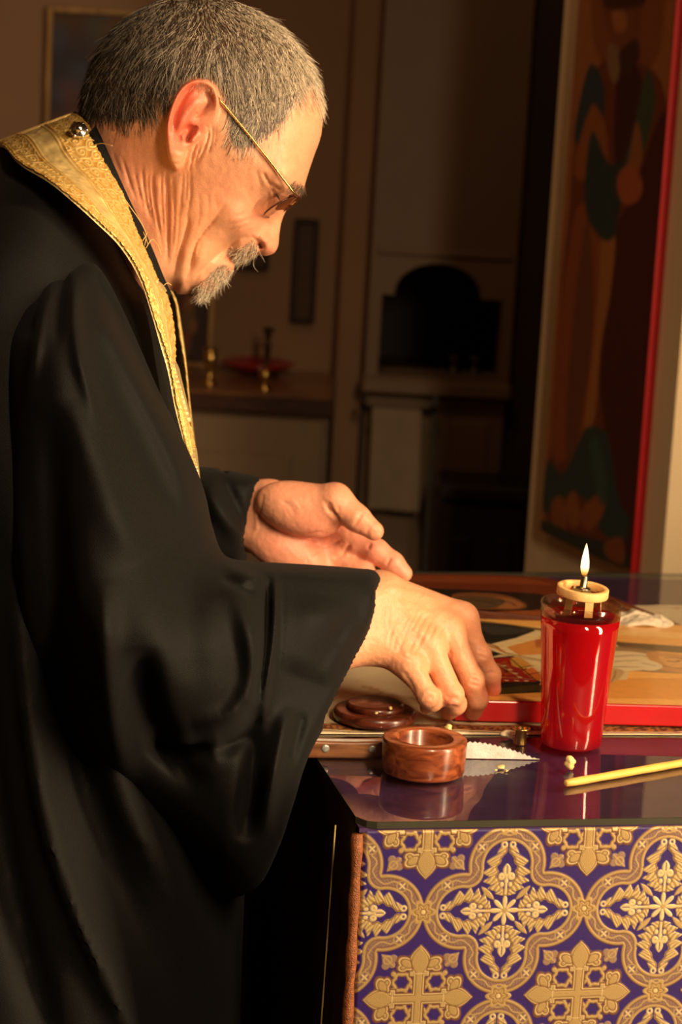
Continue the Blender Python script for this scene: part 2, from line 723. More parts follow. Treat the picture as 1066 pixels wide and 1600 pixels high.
tow = mesh('towel', np.concatenate([front, back]), np.concatenate([Qg, Qg[:, ::-1] + nu * nv, bridge]), plain('towel_linen', srgb(152, 132, 108), 0.85, noise=0.05, scale=30, bump=0.3, bscale=700))
tow.modifiers.new('thick', 'SOLIDIFY').thickness = 0.003
tag(tow, 'pale linen towel hanging below the arched niche', 'towel')

# counter
cx0, cx1 = -1.55, bx(522, 600)[0]
zc_ = bx(420, 590)[1]
cnt = empty('counter_cabinet', ((cx0 + cx1) / 2, YB, 0))
tag(cnt, 'white counter cabinet with dark edged wooden top, behind the priest', 'cabinet')
WOODTOP = wood('counter_wood', srgb(112, 74, 46), srgb(150, 104, 66), 8, 0.3, 'X')
WOODEDGE = wood('dark_edge', srgb(44, 24, 14), srgb(74, 40, 22), 8, 0.4, 'X')
backpanel(cx0, cx1, zc_ - .012, zc_, YB - .205, YB + .112, 0.002).build('worktop', WOODTOP, cnt)
backpanel(cx0, cx1 + .003, zc_ - .03, zc_ - .002, YB - .215, YB - .2055, 0.002).build('edge_strip', WOODEDGE, cnt)
backpanel(cx0, cx1 - .005, 0.08, zc_ - .03, YB - .19, YB + .108).build('carcass', WHITEPAINT, cnt)
backpanel(cx0, cx1 - .03, 0.0, 0.08, YB - .15, YB + .10).build('plinth', DARKWALL, cnt)
wdoor = 0.36
for k in range(3):
    xb = cx1 - .012 - k * (wdoor + .006)
    dr = backpanel(xb - wdoor, xb, 0.1, zc_ - .04, YB - .208, YB - .19, 0.003).build('door', WHITEPAINT, cnt)
    backpanel(xb - wdoor + .05, xb - .05, 0.16, zc_ - .10, YB - .212, YB - .206, 0.004).build('panel', WHITEPAINT, dr)
    b = MB()
    b.lathe([(.004, 0), (.004, .012), (.011, .018), (.009, .024), (0, .025)], (xb - wdoor + .03, YB - .208, zc_ - .2), 14, np.array([[1, 0, 0], [0, 0, -1], [0, 1, 0]]))
    b.build('knob', WOODEDGE, dr)

# things on the counter
YC_ = YB - 0.06


def cpt(px, Y=None):
    d = rays(px, 560)
    return float(CAM[0] + d[0] * (Y or YC_) / d[1])


BRASS = plain('brass', (0.62, 0.40, 0.12), 0.28, 1.0, 0.15, 40)
for px, h, Y, lab in ((329, .062, YB - .12, 'small brass votive holder at the end of the counter beside the stole'), (416, .034, YB - .15, 'low brass cup in front of the red dish on the counter')):
    b = MB()
    r = .010
    b.lathe([(r * 1.5, 0), (r * 1.5, .003), (r * .5, .007), (r * .5, h * .4), (r, h * .55), (r * 1.15, h), (r * 1.0, h), (r * .8, h * .62), (0, h * .6)], (cpt(px, Y), Y, zc_), 20)
    tag(b.build('votive_holder', BRASS), lab, 'candle holder')
REDG = plain('red_ceramic', srgb(150, 24, 26), 0.25, coat=0.4)
b = MB()
b.lathe([(.018, 0), (.03, .002), (.062, .018), (.066, .022), (.062, .023), (.03, .008), (0, .006)], (cpt(404, YB + .035), YB + .035, zc_), 36)
tag(b.build('dish', REDG), 'shallow red dish standing on the counter', 'dish')
b = MB()
x, Y = cpt(418, YB + .02), YB + .0
b.lathe([(.022, 0), (.022, .004), (.006, .010), (.005, .05), (.009, .055), (.005, .06), (.005, .078), (.011, .082), (.009, .088), (0, .088)], (x, Y, zc_), 20)
tag(b.build('candlestick', plain('dark_bronze', srgb(62, 44, 28), 0.4, 0.7)), 'dark bronze candlestick beside the red dish', 'candlestick')
FRM = wood('pale_frame', srgb(150, 116, 70), srgb(190, 152, 98), 10, 0.4, 'Z')
DFRM = wood('dark_frame', srgb(30, 18, 10), srgb(52, 30, 16), 10, 0.5, 'Z')


def picture(name, x0, x1, z0, z1, y, w, fm, paint, label, thick=.016, tilt=0.0, n=(60, 60)):
    """A framed flat picture hung on a wall at depth y."""
    t = empty(name, ((x0 + x1) / 2, y, z0), 0)
    tag(t, label, 'picture')
    for nm, a in (('frame_side', (x0, x0 + w, z0, z1)), ('frame_side', (x1 - w, x1, z0, z1)), ('frame_rail', (x0 + w, x1 - w, z0, z0 + w)), ('frame_rail', (x0 + w, x1 - w, z1 - w, z1))):
        backpanel(a[0], a[1], a[2], a[3], y - thick, y, 0.002).build(nm, fm, t)
    U, W_ = np.meshgrid(np.linspace(0, 1, n[0]), np.linspace(0, 1, n[1]), indexing='ij')
    P = np.stack([x0 + w + (x1 - x0 - 2 * w) * U, np.full(U.shape, y - thick * .4), z0 + w + (z1 - z0 - 2 * w) * W_], -1).reshape(-1, 3)
    mesh('canvas', P, grid_faces(*n), painted(name + '_paint', 0.6), t, colour=np.clip(paint(U, W_), 0, 1).reshape(-1, 3))
    return t


def floral(U, W_):
    c = np.zeros(U.shape + (3,)) + srgb(44, 40, 48)
    c += (srgb(74, 46, 24) - srgb(44, 40, 48)) * sstep(.75, 1.0, W_)[..., None]
    g = np.random.default_rng(4)
    for k in range(26):
        x, y, r = g.uniform(0, 1), g.uniform(.05, .95), g.uniform(.05, .13)
        col = [srgb(104, 62, 24), srgb(58, 62, 78), srgb(96, 52, 34), srgb(70, 66, 44)][k % 4]
        w = np.exp(-(((U - x) ** 2 + ((W_ - y) * 1.3) ** 2) / r ** 2) ** 1.5)[..., None] * 0.7
        c = c * (1 - w) + col * w
    return c


def icon_small(U, W_):
    c = np.zeros(U.shape + (3,)) + srgb(52, 24, 14)
    g = np.random.default_rng(8)
    for k in range(22):
        x, y, r = g.uniform(0, 1), g.uniform(0, 1), g.uniform(.08, .2)
        col = [srgb(120, 44, 20), srgb(96, 70, 30), srgb(36, 40, 34), srgb(140, 96, 50)][k % 4]
        w = np.exp(-(((U - x) ** 2 + (W_ - y) ** 2) / r ** 2) ** 2)[..., None] * 0.8
        c = c * (1 - w) + col * w
    return c


def dark_print(U, W_):
    c = np.zeros(U.shape + (3,)) + srgb(70, 44, 26)
    return c * (0.85 + 0.3 * np.sin(W_ * 40)[..., None] * (np.abs(U - .5) < .3)[..., None] * .4)


YW = YB + 0.119


def wx(px, py):
    p = at(px, py, YW)
    return float(p[0]), float(p[2])


x0, zt_ = wx(76, 10)
x1, _ = wx(300, 20)
_, zb_ = wx(66, 330)
picture('wall_picture', x0, x1, zb_, zt_, YW, .0085, FRM, floral, 'dim flower painting in pale wooden frame behind the priest\'s head', n=(80, 110))
x0, zt_ = wx(459, 340)
x1, zb_ = wx(495, 505)
x0b = wx(457, 420)[0]
picture('narrow_plaque', x0b, x1 - .004, zb_, zt_, YW, .008, DFRM, dark_print, 'tall narrow dark framed plaque on the wall above the counter', n=(20, 60))
x0, zt_ = wx(372, 380)
x1, zb_ = wx(420, 422)
picture('small_dark_picture', x0, x1, zb_, zt_, YW, .006, DFRM, dark_print, 'small dark picture on the wall below the priest\'s nose', n=(20, 20))
x0, zt_ = wx(262, 430)
x1, _ = wx(338, 470)
x0c, zb_ = wx(262, 548)
picture('leaning_icon', x0, x1, zc_ + .001, zt_, YB + .08, .009, FRM, icon_small, 'small red and dark icon standing on the counter behind the stole', n=(30, 40))

# dark chest standing right of the towel
b = MB()
qx0, qz1 = [float(v) for v in at(692, 757, 3.98)[[0, 2]]]
qx1, _ = [float(v) for v in at(826, 757, 3.98)[[0, 2]]]
ch = empty('wooden_chest', ((qx0 + qx1) / 2, 4.05, 0))
tag(ch, 'dark wooden chest standing below the towel in the shadows', 'chest')
DCH = wood('chest_wood', srgb(26, 17, 11), srgb(40, 26, 16), 7, 0.5, 'X')
backpanel(qx0, qx1, .05, qz1 - .03, 3.99, 4.12, .006).build('body', DCH, ch)
backpanel(qx0 - .008, qx1 + .008, qz1 - .028, qz1, 3.98, 4.125, .006).build('lid', DCH, ch)
for x in (qx0 + .03, qx1 - .03):
    for y in (4.02, 4.09):
        backpanel(x - .02, x + .02, 0, .05, y - .02, y + .02, .004).build('foot', DCH, ch)
for k in range(2):
    backpanel(qx0 + .02 + k * (qx1 - qx0) / 2, qx0 - .02 + (k + 1) * (qx1 - qx0) / 2, .12, qz1 - .09, 3.984, 3.995, .003).build('front_panel', DCH, ch)

# pillar on the right that carries the tall icon
PZ = at(985, 895, 3.0)[2]
pn, pf = at_z(985, 895, PZ), at_z(845, 830, PZ)
wd = (pn - pf)[:2] / np.linalg.norm((pn - pf)[:2])             # along the wall, far to near
wn = np.array([-wd[1], wd[0]])
if wn @ (CAM[:2] - pn[:2]) < 0:
    wn = -wn


def hit_wall(px, py, off=0.0):
    """Where a pixel's ray meets the pillar's face (off = in front of it)."""
    d = rays(px, py)
    o = pn[:2] + wn * off
    t = ((o - CAM[:2]) @ wn) / (d[:2] @ wn)
    return CAM + d * t


TH = 0.014                                                     # icon panel thickness
a0 = hit_wall(822, 860, -TH)
a1 = hit_wall(1044, 780, -TH)
s0 = (a0[:2] - pn[:2]) @ wd
s1 = (a1[:2] - pn[:2]) @ wd


def pw(s, off, z):
    p = pn[:2] + wd * s + wn * off
    return (float(p[0]), float(p[1]), float(z))


b = MB()
b.prism([pw(s0, -TH, 0), pw(s1, -TH, 0), pw(s1, -TH - .9, 0), pw(s0, -TH - .9, 0)], (0, 0, 2.7))
struct(b.build('wall_right', CREAM))

# the tall icon of a standing saint
icon = empty('wall_icon', pw(-.15, -TH, 0))
tag(icon, 'tall painted icon of a robed saint with red edges, hung on the pillar', 'icon')
sI0 = (hit_wall(845, 830)[:2] - pn[:2]) @ wd
sI1 = 0.0
zi0, zi1 = float(PZ), 1.95
REDEDGE = plain('red_lacquer', srgb(150, 14, 20), 0.3, coat=0.3, noise=0.06)
b = MB()
b.prism([pw(sI0, -.001, zi0), pw(sI1, -.001, zi0), pw(sI1, -TH, zi0), pw(sI0, -TH, zi0)], (0, 0, zi1 - zi0))
b.build('panel', REDEDGE, icon)


def soft_paint(shape_px, proj, ps):
    pass


NU, NV = 120, 460
S, Zz = np.meshgrid(np.linspace(sI0, sI1, NU), np.linspace(zi0, zi1, NV), indexing='ij')
P = np.stack([pn[0] + wd[0] * S, pn[1] + wd[1] * S, Zz], -1) + np.array([wn[0], wn[1], 0]) * .0004


def wall_uv(px, py):
    p = hit_wall(px, py)
    return float((p[:2] - pn[:2]) @ wd), float(p[2])


ICON_AREAS = [
    ((142, 84, 46), [(880, -400), (1070, -400), (985, 900), (830, 830)]),            # ground ochre
    ((120, 62, 28), [(940, -60), (1030, -60), (1035, 60), (1010, 110), (950, 110), (925, 40)]),         # halo
    ((96, 40, 18), [(898, 230), (930, 110), (975, 95), (1035, 130), (1042, 300), (1000, 700), (975, 890), (905, 880), (850, 800), (862, 690), (875, 480), (890, 330)]),
    ((128, 62, 26), [(905, 320), (936, 350), (940, 500), (922, 660), (880, 720), (862, 690), (872, 520), (888, 400)]),
    ((96, 52, 24), [(918, 340), (928, 500), (902, 700), (884, 700), (894, 520)]),
    ((62, 10, 12), [(990, 300), (1040, 170), (1044, 330), (1020, 560), (990, 860), (978, 880), (968, 790), (948, 690), (936, 560), (952, 440), (962, 360)]),
    ((50, 8, 10), [(968, 100), (1000, 110), (1010, 200), (980, 300), (960, 240)]),
    ((150, 92, 44), [(940, 375), (962, 370), (954, 460), (940, 540), (932, 640), (924, 668), (914, 660), (926, 560), (936, 450)]),
    ((22, 46, 54), [(920, 105), (936, 110), (946, 150), (940, 190), (926, 160), (912, 215), (898, 222), (902, 180)]),
    ((134, 72, 34), [(926, 165), (946, 195), (950, 250), (930, 215), (916, 280), (898, 270), (905, 225)]),
    ((20, 44, 44), [(925, 205), (950, 255), (975, 262), (960, 370), (930, 362), (914, 310)]),
    ((46, 62, 48), [(1012, 110), (1024, 150), (1014, 215), (1000, 250), (985, 285), (975, 262), (990, 205)]),
    ((134, 78, 40), [(996, 190), (1004, 230), (1000, 262), (980, 280), (985, 240)]),
    ((150, 76, 40), [(968, 270), (990, 258), (1004, 285), (1000, 310), (978, 320), (966, 300)]),
    ((110, 56, 30), [(950, 0), (998, 0), (1000, 50), (975, 100), (958, 70), (946, 30)]),             # face
    ((150, 90, 50), [(958, 18), (978, 20), (978, 46), (962, 48)]), ((60, 24, 14), [(946, -10), (1002, -14), (1004, 10), (950, 14)]),
    ((122, 92, 66), [(952, 70), (968, 78), (968, 118), (958, 130), (950, 100)]),
    ((52, 22, 14), [(968, 84), (994, 60), (1000, 90), (978, 120)]),
    ((30, 52, 48), [(856, 720), (880, 740), (905, 690), (918, 668), (945, 672), (955, 700), (968, 780), (984, 812), (975, 850), (940, 830), (915, 780), (885, 776), (850, 800)]),
    ((128, 68, 34), [(862, 790), (876, 775), (886, 800), (884, 838), (868, 826)]), ((132, 74, 36), [(885, 785), (898, 768), (908, 806), (900, 825), (888, 812)]),
    ((132, 70, 36), [(908, 800), (940, 770), (944, 800), (920, 830)]), ((26, 40, 36), [(848, 812), (900, 834), (960, 850), (984, 870), (978, 888), (880, 848), (846, 828)]),
    ((120, 62, 30), [(945, 850), (972, 840), (975, 880), (950, 870)]), ((44, 70, 62), [(922, 690), (936, 690), (950, 760), (940, 790), (928, 740)]),
]
col = np.zeros(P.shape)
for rgb, poly in ICON_AREAS:
    uv = np.array([wall_uv(*p) for p in poly])
    d = poly_sdf(S, Zz, catmull(uv, True, 4))
    w = sstep(-.004, .004, d)[..., None]
    col = col * (1 - w) + srgb(*rgb) * 1.5 * w
mesh('painted_face', P.reshape(-1, 3), grid_faces(NU, NV), painted('icon_paint', 0.42, bscale=60), icon, colour=col.reshape(-1, 3))
struct(backpanel(-2.2, cx0 - .01, 0, .1, YB + .105, YB + .12, .004).build('baseboard_back', WHITEPAINT))
# ================================================================ the person: head
YH = 1.93                                              # distance of the head's mid plane
SPX = float(np.linalg.norm(at(301, 240, YH) - at(300, 240, YH)))   # metres per pixel there

SKIN_OUTLINE = catmull([
    (503, 205), (504, 178), (501, 150), (494, 122), (482, 96), (465, 70), (440, 45), (410, 22), (370, 4), (320, -8),
    (270, -5), (225, 12), (185, 40), (155, 78), (137, 115), (129, 150), (127, 185), (118, 235), (100, 300), (90, 400), (110, 520), (170, 560),
    (190, 530), (236, 480), (258, 462), (269, 453), (279, 459.5), (292, 459.5), (300, 456), (306, 461), (316, 465), (328, 461), (340, 449),
    (351, 437), (361, 427), (367, 417), (366.5, 409), (364, 405.5), (370, 408), (379, 409), (389, 405), (398, 401), (405, 398), (416, 400),
    (429, 395), (435, 383), (436.5, 367), (440, 347), (447, 330), (457, 317), (467, 306), (474, 296), (479, 280), (485, 261), (493, 238), (499, 222)], True, 5)

#          x    y    W    R      half width and depth of the rounding at the outline, in pixels
HEAD_W = np.array([
    (250, 100, 150, 140), (180, 120, 128, 130), (330, 60, 142, 140), (420, 90, 126, 115), (300, 160, 150, 140), (420, 190, 127, 100),
    (465, 190, 114, 75), (490, 240, 100, 45), (468, 285, 106, 32), (446, 306, 100, 30), (428, 302, 112, 45), (400, 300, 128, 80), (360, 310, 134, 95),
    (300, 230, 143, 110), (372, 350, 117, 75), (398, 352, 84, 55), (415, 350, 44, 40), (430, 350, 30, 22), (425, 385, 40, 20), (408, 386, 42, 22),
    (455, 318, 40, 22), (440, 328, 48, 26), (392, 385, 58, 40), (360, 395, 66, 42), (375, 404, 52, 34), (355, 420, 52, 36), (325, 445, 56, 32), (340, 420, 64, 40),
    (300, 405, 96, 60), (330, 370, 108, 75), (270, 350, 122, 85), (285, 440, 80, 30), (270, 420, 92, 45), (200, 300, 112, 90), (230, 350, 112, 80), (160, 230, 108, 80),
    (150, 300, 112, 90), (300, 10, 120, 120), (140, 450, 130, 90), (220, 480, 105, 70), (250, 270, 122, 95)], float)

HAIRLINE = [(100, 178), (140, 186), (165, 191), (200, 193), (229, 190), (247, 168), (262, 158), (272, 150), (284, 130), (306, 118), (334, 122), (349, 150), (356, 181),
            (354, 212), (362, 229), (376, 236), (396, 230), (411, 221), (432, 207), (450, 186), (462, 166), (474, 146), (486, 137), (498, 140), (540, 160), (560, 60), (500, -60), (300, -60), (80, 0)]

EAR = catmull([(272.5, 264), (264, 250), (259.5, 222), (258.5, 200), (261, 184), (266, 168), (273, 150), (282, 136), (296, 125.5), (312, 121.5), (327, 124), (338, 134),
               (343, 150), (344, 168), (340, 188), (330, 200), (318, 214), (303, 226), (293, 234), (289, 246), (283, 260), (277, 265)], True, 5)

WRINKLES = [
    # cheek folds running from beside the nose and under the ear down to the jaw
    ([(352, 318), (334, 344), (318, 362), (306, 380), (301, 400), (296, 422), (288, 436)], 2.2, -5.0),
    ([(352, 318), (334, 344), (318, 362), (306, 380), (301, 400), (296, 422), (288, 436)], 8, -5),
    ([(374, 372), (352, 388), (334, 404), (322, 416), (309, 430), (303, 446)], 2.2, -3.5),
    ([(374, 372), (352, 388), (334, 404), (322, 416), (309, 430), (303, 446)], 7, -3),
    ([(293, 330), (294, 350), (288, 372), (282, 392), (276, 412), (270, 436)], 2.2, -5.0),
    ([(293, 330), (294, 350), (288, 372), (282, 392), (276, 412), (270, 436)], 8, -4),
    ([(325, 342), (312, 362), (296, 392), (288, 420), (283, 446)], 8, 3),
    ([(352, 362), (330, 386), (314, 404), (303, 428), (296, 446)], 8, 3.5),
    ([(279, 320), (279, 360), (275, 390), (268, 424)], 2.0, -2.4),
    ([(259, 264), (261, 300), (262, 340), (262, 380), (262, 420)], 2.2, -3.4),
    ([(259, 264), (261, 300), (262, 340), (262, 380), (262, 420)], 7, -2.5),
    ([(297, 258), (298, 290), (297, 312), (290, 344)], 1.9, -2.4),
    ([(286, 268), (284, 300), (281, 340)], 1.8, -2.0), ([(292, 262), (292, 290), (289, 320)], 1.6, -1.6),
    ([(270, 272), (272, 310), (272, 350), (268, 400)], 1.9, -2.4),
    ([(252, 262), (252, 300), (254, 340), (257, 390)], 1.9, -2.2),
    ([(240, 256), (239, 290), (242, 322), (249, 360), (256, 400)], 2.3, -3.2),
    ([(232, 262), (232, 296), (237, 330), (244, 366)], 1.9, -2.0),
    ([(222, 252), (224, 286), (229, 318), (238, 352)], 2.2, -3.0),
    ([(208, 250), (213, 280), (219, 306), (226, 330)], 1.9, -1.8),
    ([(190, 242), (197, 266), (205, 292), (214, 316)], 2.2, -2.4),
    ([(176, 236), (183, 256), (192, 276)], 2.0, -1.4), ([(158, 220), (168, 242), (178, 260)], 2.2, -1.6),
    ([(310, 296), (312, 330), (308, 352), (300, 372)], 2.2, -1.4), ([(322, 292), (326, 322), (324, 346)], 2.0, -1.2), ([(334, 296), (338, 318), (340, 336)], 2.0, -1.0),
    ([(316, 372), (310, 392), (308, 410)], 1.8, -1.2), ([(342, 372), (330, 388), (318, 402)], 1.8, -1.0), ([(326, 420), (316, 434), (310, 448)], 1.8, -1.6),
    # creases in front of the ear
    ([(322, 192), (326, 208), (322, 226), (314, 244), (307, 258)], 1.9, -3.6),
    ([(329, 190), (332, 208), (329, 228), (322, 244)], 1.9, -3.2),
    ([(308, 222), (303, 236), (299, 254), (296, 268)], 1.9, -3.6),
    ([(336, 196), (337, 214), (333, 232)], 1.8, -2.0),
    ([(314, 226), (308, 244), (303, 262)], 1.8, -3.0),
    # under the eye and beside the mouth
    ([(398, 340), (384, 345), (368, 349), (354, 354)], 2.6, -2.2),
    ([(402, 350), (388, 352), (372, 358), (360, 366)], 2.8, -1.6),
    ([(394, 372), (384, 371), (372, 374), (360, 384), (350, 396)], 3.4, -2.6),
    ([(390, 330), (376, 336), (366, 338)], 2.4, -1.2),
    # brow, outer corner of the eye and lids
    ([(410, 268), (417, 281), (424, 292)], 2.2, -4.0),
    ([(424, 292), (430, 291), (437, 298)], 2.0, -6.0),
    ([(424, 292), (428, 302), (434, 310)], 2.2, -5.0),
    ([(421, 294), (419, 308), (418, 324), (418, 336)], 2.2, -3.0),
    ([(438, 300), (446, 303), (455, 302)], 2.2, -3.5),
    ([(436, 310), (430, 322), (426, 334)], 8.0, 5.0),
    ([(400, 262), (404, 278), (410, 296)], 3.0, -1.5),
    ([(425, 284), (440, 290), (456, 296)], 5.0, 4.0),
    ([(470, 250), (452, 272), (440, 280)], 9.0, 4.0),
    ([(474, 140), (470, 170), (468, 200)], 4.0, -2.0),
    # side of the nose and nostril
    ([(392, 369), (399, 374), (405, 380)], 2.4, -5.0),
    ([(403, 378), (407, 384), (409, 390)], 4.2, -15.0),
    ([(418, 340), (408, 356), (398, 366)], 4.0, -4.0),
    ([(406, 366), (412, 372), (417, 382)], 7.0, 7.0),
    # lips
    ([(352, 396), (359, 401), (366, 406)], 2.6, -9.0),
    ([(350, 398), (356, 404), (364, 412)], 4.0, 4.0),
    ([(346, 414), (352, 422), (356, 430)], 4.0, -4.0),
]

EAR_RELIEF = [
    ([(263, 222), (263, 190), (272, 158), (290, 134), (312, 127), (332, 136), (339, 156), (337, 172), (326, 184)], 5.0, 7.0),    # helix
    ([(270, 212), (274, 184), (284, 158), (296, 140), (308, 135)], 4.5, -8.0),           # scapha
    ([(280, 208), (284, 192), (294, 174), (306, 160), (316, 150)], 8.0, 7.5),             # antihelix
    ([(318, 142), (328, 152), (328, 162), (320, 170), (312, 178)], 3.8, -12.0),           # fossa
    ([(322, 172), (310, 179), (304, 180)], 3.0, -7.0),
    ([(286, 198), (296, 203), (304, 200)], 7.5, -15.0),                                   # concha
    ([(308, 196), (300, 206), (294, 216), (291, 224)], 3.6, -20.0),                       # ear canal notch
    ([(310, 206), (303, 215), (298, 223)], 4.5, 5.0),                                    # tragus
    ([(284, 208), (287, 214), (288, 222)], 4.0, 5.0),                                    # antitragus
    ([(278, 236), (276, 248), (276, 256)], 9.0, 4.0),                                    # lobe
]


def build_head():
    st = 2.0
    x0, y0 = 84.0, -16.0
    nx, ny, nz = 214, 296, 94
    xs, ys, zs = x0 + st * np.arange(nx), y0 + st * np.arange(ny), st * np.arange(-1, nz)
    X, Y = np.meshgrid(xs, ys, indexing='ij')
    d = poly_sdf(X, Y, SKIN_OUTLINE)
    W, R = np.moveaxis(rbf(HEAD_W[:, :2], HEAD_W[:, 2:], X, Y), -1, 0)
    W, R = np.clip(W, 16, 152), np.clip(R, 14, 150)
    D = strokes(X, Y, WRINKLES) + .55 * vnoise(X, Y * .6, 9, 51) * sstep(170, 230, Y) + .35 * vnoise(X, Y * .6, 4.5, 52) * sstep(170, 230, Y)
    rel = np.clip(d / 6, 0, 1)
    q2 = np.clip(1 - d / R, 0, None) ** 2
    Z = np.abs(zs)[None, None]
    F = (np.sqrt(((Z - (D * rel)[..., None]) / W[..., None]) ** 2 + q2[..., None]) - 1) * np.minimum(W, R)[..., None]
    F = F.astype(np.float32)
    hgt = W * np.sqrt(np.clip(1 - q2, 0, 1)) + D * rel
    # the ear: a curved plate that stands off the skull towards its back edge
    dE = poly_sdf(X, Y, EAR)
    back = np.clip((345 - X - 0.16 * (Y - 190)) / 80, 0, 1.1)
    zE = 128 + 16 * sstep(0, 0.25, back) + 26 * back ** 1.2 - 10 * sstep(225, 262, Y)
    zE = np.maximum(zE, bilin(hgt, (X - x0) / st, (Y - y0) / st) + 5)
    zE = zE + strokes(X, Y, EAR_RELIEF) - 9 * np.clip(1 - dE / 5, 0, 1) ** 2
    Fe = smax(smax(-dE[..., None] * np.ones_like(Z), Z - zE[..., None], 3.0), zE[..., None] - 16 - 14 * (1 - back[..., None]) - Z, 2.0)
    F = smin(F, Fe.astype(np.float32), 3.0)
    full = np.concatenate([F[:, :, :1:-1], F[:, :, 1:]], 2)      # mirror to the far side
    P, Q = surface_nets(full, (x0, y0, -st * (nz - 1)), st)
    P = relax(P, Q, 2, 0.5)
    # pixel space -> world
    za = np.abs(P[:, 2])
    wpt = at(P[:, 0], P[:, 1], YH - za * SPX)
    wpt[:, 1] = YH - P[:, 2] * SPX
    # colour
    px, py = P[:, 0], P[:, 1]
    skin = srgb(218, 156, 120)
    c = np.tile(skin, (len(P), 1))

    def blend(col, w):
        nonlocal c
        c = c * (1 - w[:, None]) + srgb(*col)[None] * w[:, None]

    def spot(x, y, r):
        return np.exp(-(((px - x) ** 2 + (py - y) ** 2) / r ** 2))
    c *= (1 + 0.05 * vnoise(px, py, 14, 1) + 0.05 * vnoise(px, py, 5, 2))[:, None]
    blend((206, 128, 96), 0.55 * np.clip(spot(200, 270, 75) + spot(240, 340, 50), 0, 1))
    blend((216, 128, 104), 0.5 * np.clip(spot(420, 378, 24) + spot(395, 340, 26) + spot(345, 300, 40) * 0.5, 0, 1))
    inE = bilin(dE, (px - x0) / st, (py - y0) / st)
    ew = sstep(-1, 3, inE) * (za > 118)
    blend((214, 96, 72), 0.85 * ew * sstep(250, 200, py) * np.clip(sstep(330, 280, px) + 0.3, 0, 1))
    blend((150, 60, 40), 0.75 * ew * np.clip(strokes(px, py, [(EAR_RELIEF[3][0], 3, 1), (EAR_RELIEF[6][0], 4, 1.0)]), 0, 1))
    blend((190, 96, 86), 0.8 * np.clip(strokes(px, py, [([(351, 398), (358, 403), (366, 409)], 4.0, 1.0)]), 0, 1))
    blend((170, 140, 122), 0.6 * np.clip(spot(348, 428, 16) + spot(335, 440, 14), 0, 1))
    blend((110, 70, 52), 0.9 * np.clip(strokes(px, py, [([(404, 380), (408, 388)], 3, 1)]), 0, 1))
    hm = poly_sdf(px, py, HAIRLINE)
    blend((58, 46, 38), 0.95 * sstep(-2, 8, hm) * (1 - ew))
    info = dict(hm=hm, ew=ew, px=px, py=py, z=P[:, 2])
    return wpt, Q, c, info


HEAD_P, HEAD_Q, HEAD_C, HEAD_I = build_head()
# ================================================================ the person: hands, arms and trunk
def J(px, py, Y):
    return at(px, py, Y)


def sdf_mesh(prims, k, step, pad=0.02, clip=None, post=2):
    """Smooth union of tapered capsules and ellipsoids -> quads."""
    lo = np.min([np.minimum(np.asarray(p[1]) - p[3], np.asarray(p[2]) - p[4]) if p[0] == 'c' else np.asarray(p[1]) - np.max(p[2]) for p in prims], 0) - pad
    hi = np.max([np.maximum(np.asarray(p[1]) + p[3], np.asarray(p[2]) + p[4]) if p[0] == 'c' else np.asarray(p[1]) + np.max(p[2]) for p in prims], 0) + pad
    n = np.ceil((hi - lo) / step).astype(int) + 1
    ax = [lo[i] + step * np.arange(n[i]) for i in range(3)]
    F = np.full(n, 0.08, np.float32)
    for p in prims:
        kk = p[-1] if p[0] == 'c' and len(p) == 6 else k
        if p[0] == 'c':
            b0 = np.minimum(p[1], p[2]) - max(p[3], p[4]) - 3 * kk - 0.004
            b1 = np.maximum(p[1], p[2]) + max(p[3], p[4]) + 3 * kk + 0.004
        else:
            b0, b1 = np.asarray(p[1]) - np.max(p[2]) - 3 * kk, np.asarray(p[1]) + np.max(p[2]) + 3 * kk
        s = [slice(max(0, int((b0[i] - lo[i]) / step)), min(n[i], int((b1[i] - lo[i]) / step) + 2)) for i in range(3)]
        G = np.stack(np.meshgrid(ax[0][s[0]], ax[1][s[1]], ax[2][s[2]], indexing='ij'), -1)
        if p[0] == 'c':
            d = round_cone(G, p[1], p[2], p[3], p[4])
        else:
            q = (G - np.asarray(p[1])) @ np.asarray(p[3])           # columns are the axes
            r = np.asarray(p[2])
            k0 = np.linalg.norm(q / r, axis=-1)
            d = (k0 - 1) * np.min(r) * 0.5 + 0.5 * k0 * (k0 - 1) / (np.linalg.norm(q / r ** 2, axis=-1) + 1e-9)
        F[tuple(s)] = smin(F[tuple(s)], d, kk)
    if clip is not None:
        G = np.stack(np.meshgrid(*ax, indexing='ij'), -1)
        F = np.maximum(F, clip(G)).astype(np.float32)
    P, Q = surface_nets(F, lo, step)
    return relax(P, Q, post, 0.5), Q


def emboss(P, Q, lst, scale, tint=None):
    """Creases and tendons: push the surface along its normal where it faces the camera."""
    N = vnormals(P, Q)
    q = to_px(P)
    view = CAM - P
    view /= np.linalg.norm(view, axis=1, keepdims=True)
    f = np.clip((N * view).sum(1) * 1.6, 0, 1)
    h = strokes(q[:, 0], q[:, 1], lst) + .12 * vnoise(q[:, 0], q[:, 1], 3.2, 61) + .10 * vnoise(q[:, 0], q[:, 1], 6.5, 62)
    return P + N * (h * f * scale)[:, None], N, q, f


def axes(d, up):
    d = np.asarray(d, float) / np.linalg.norm(d)
    n = np.asarray(up, float) - d * (np.asarray(up, float) @ d)
    n /= np.linalg.norm(n)
    return np.stack([d, np.cross(n, d), n], 1)


def finger(js, rs, k=0.004):
    return [('c', js[i], js[i + 1], rs[i], rs[i + 1], k) for i in range(len(js) - 1)]


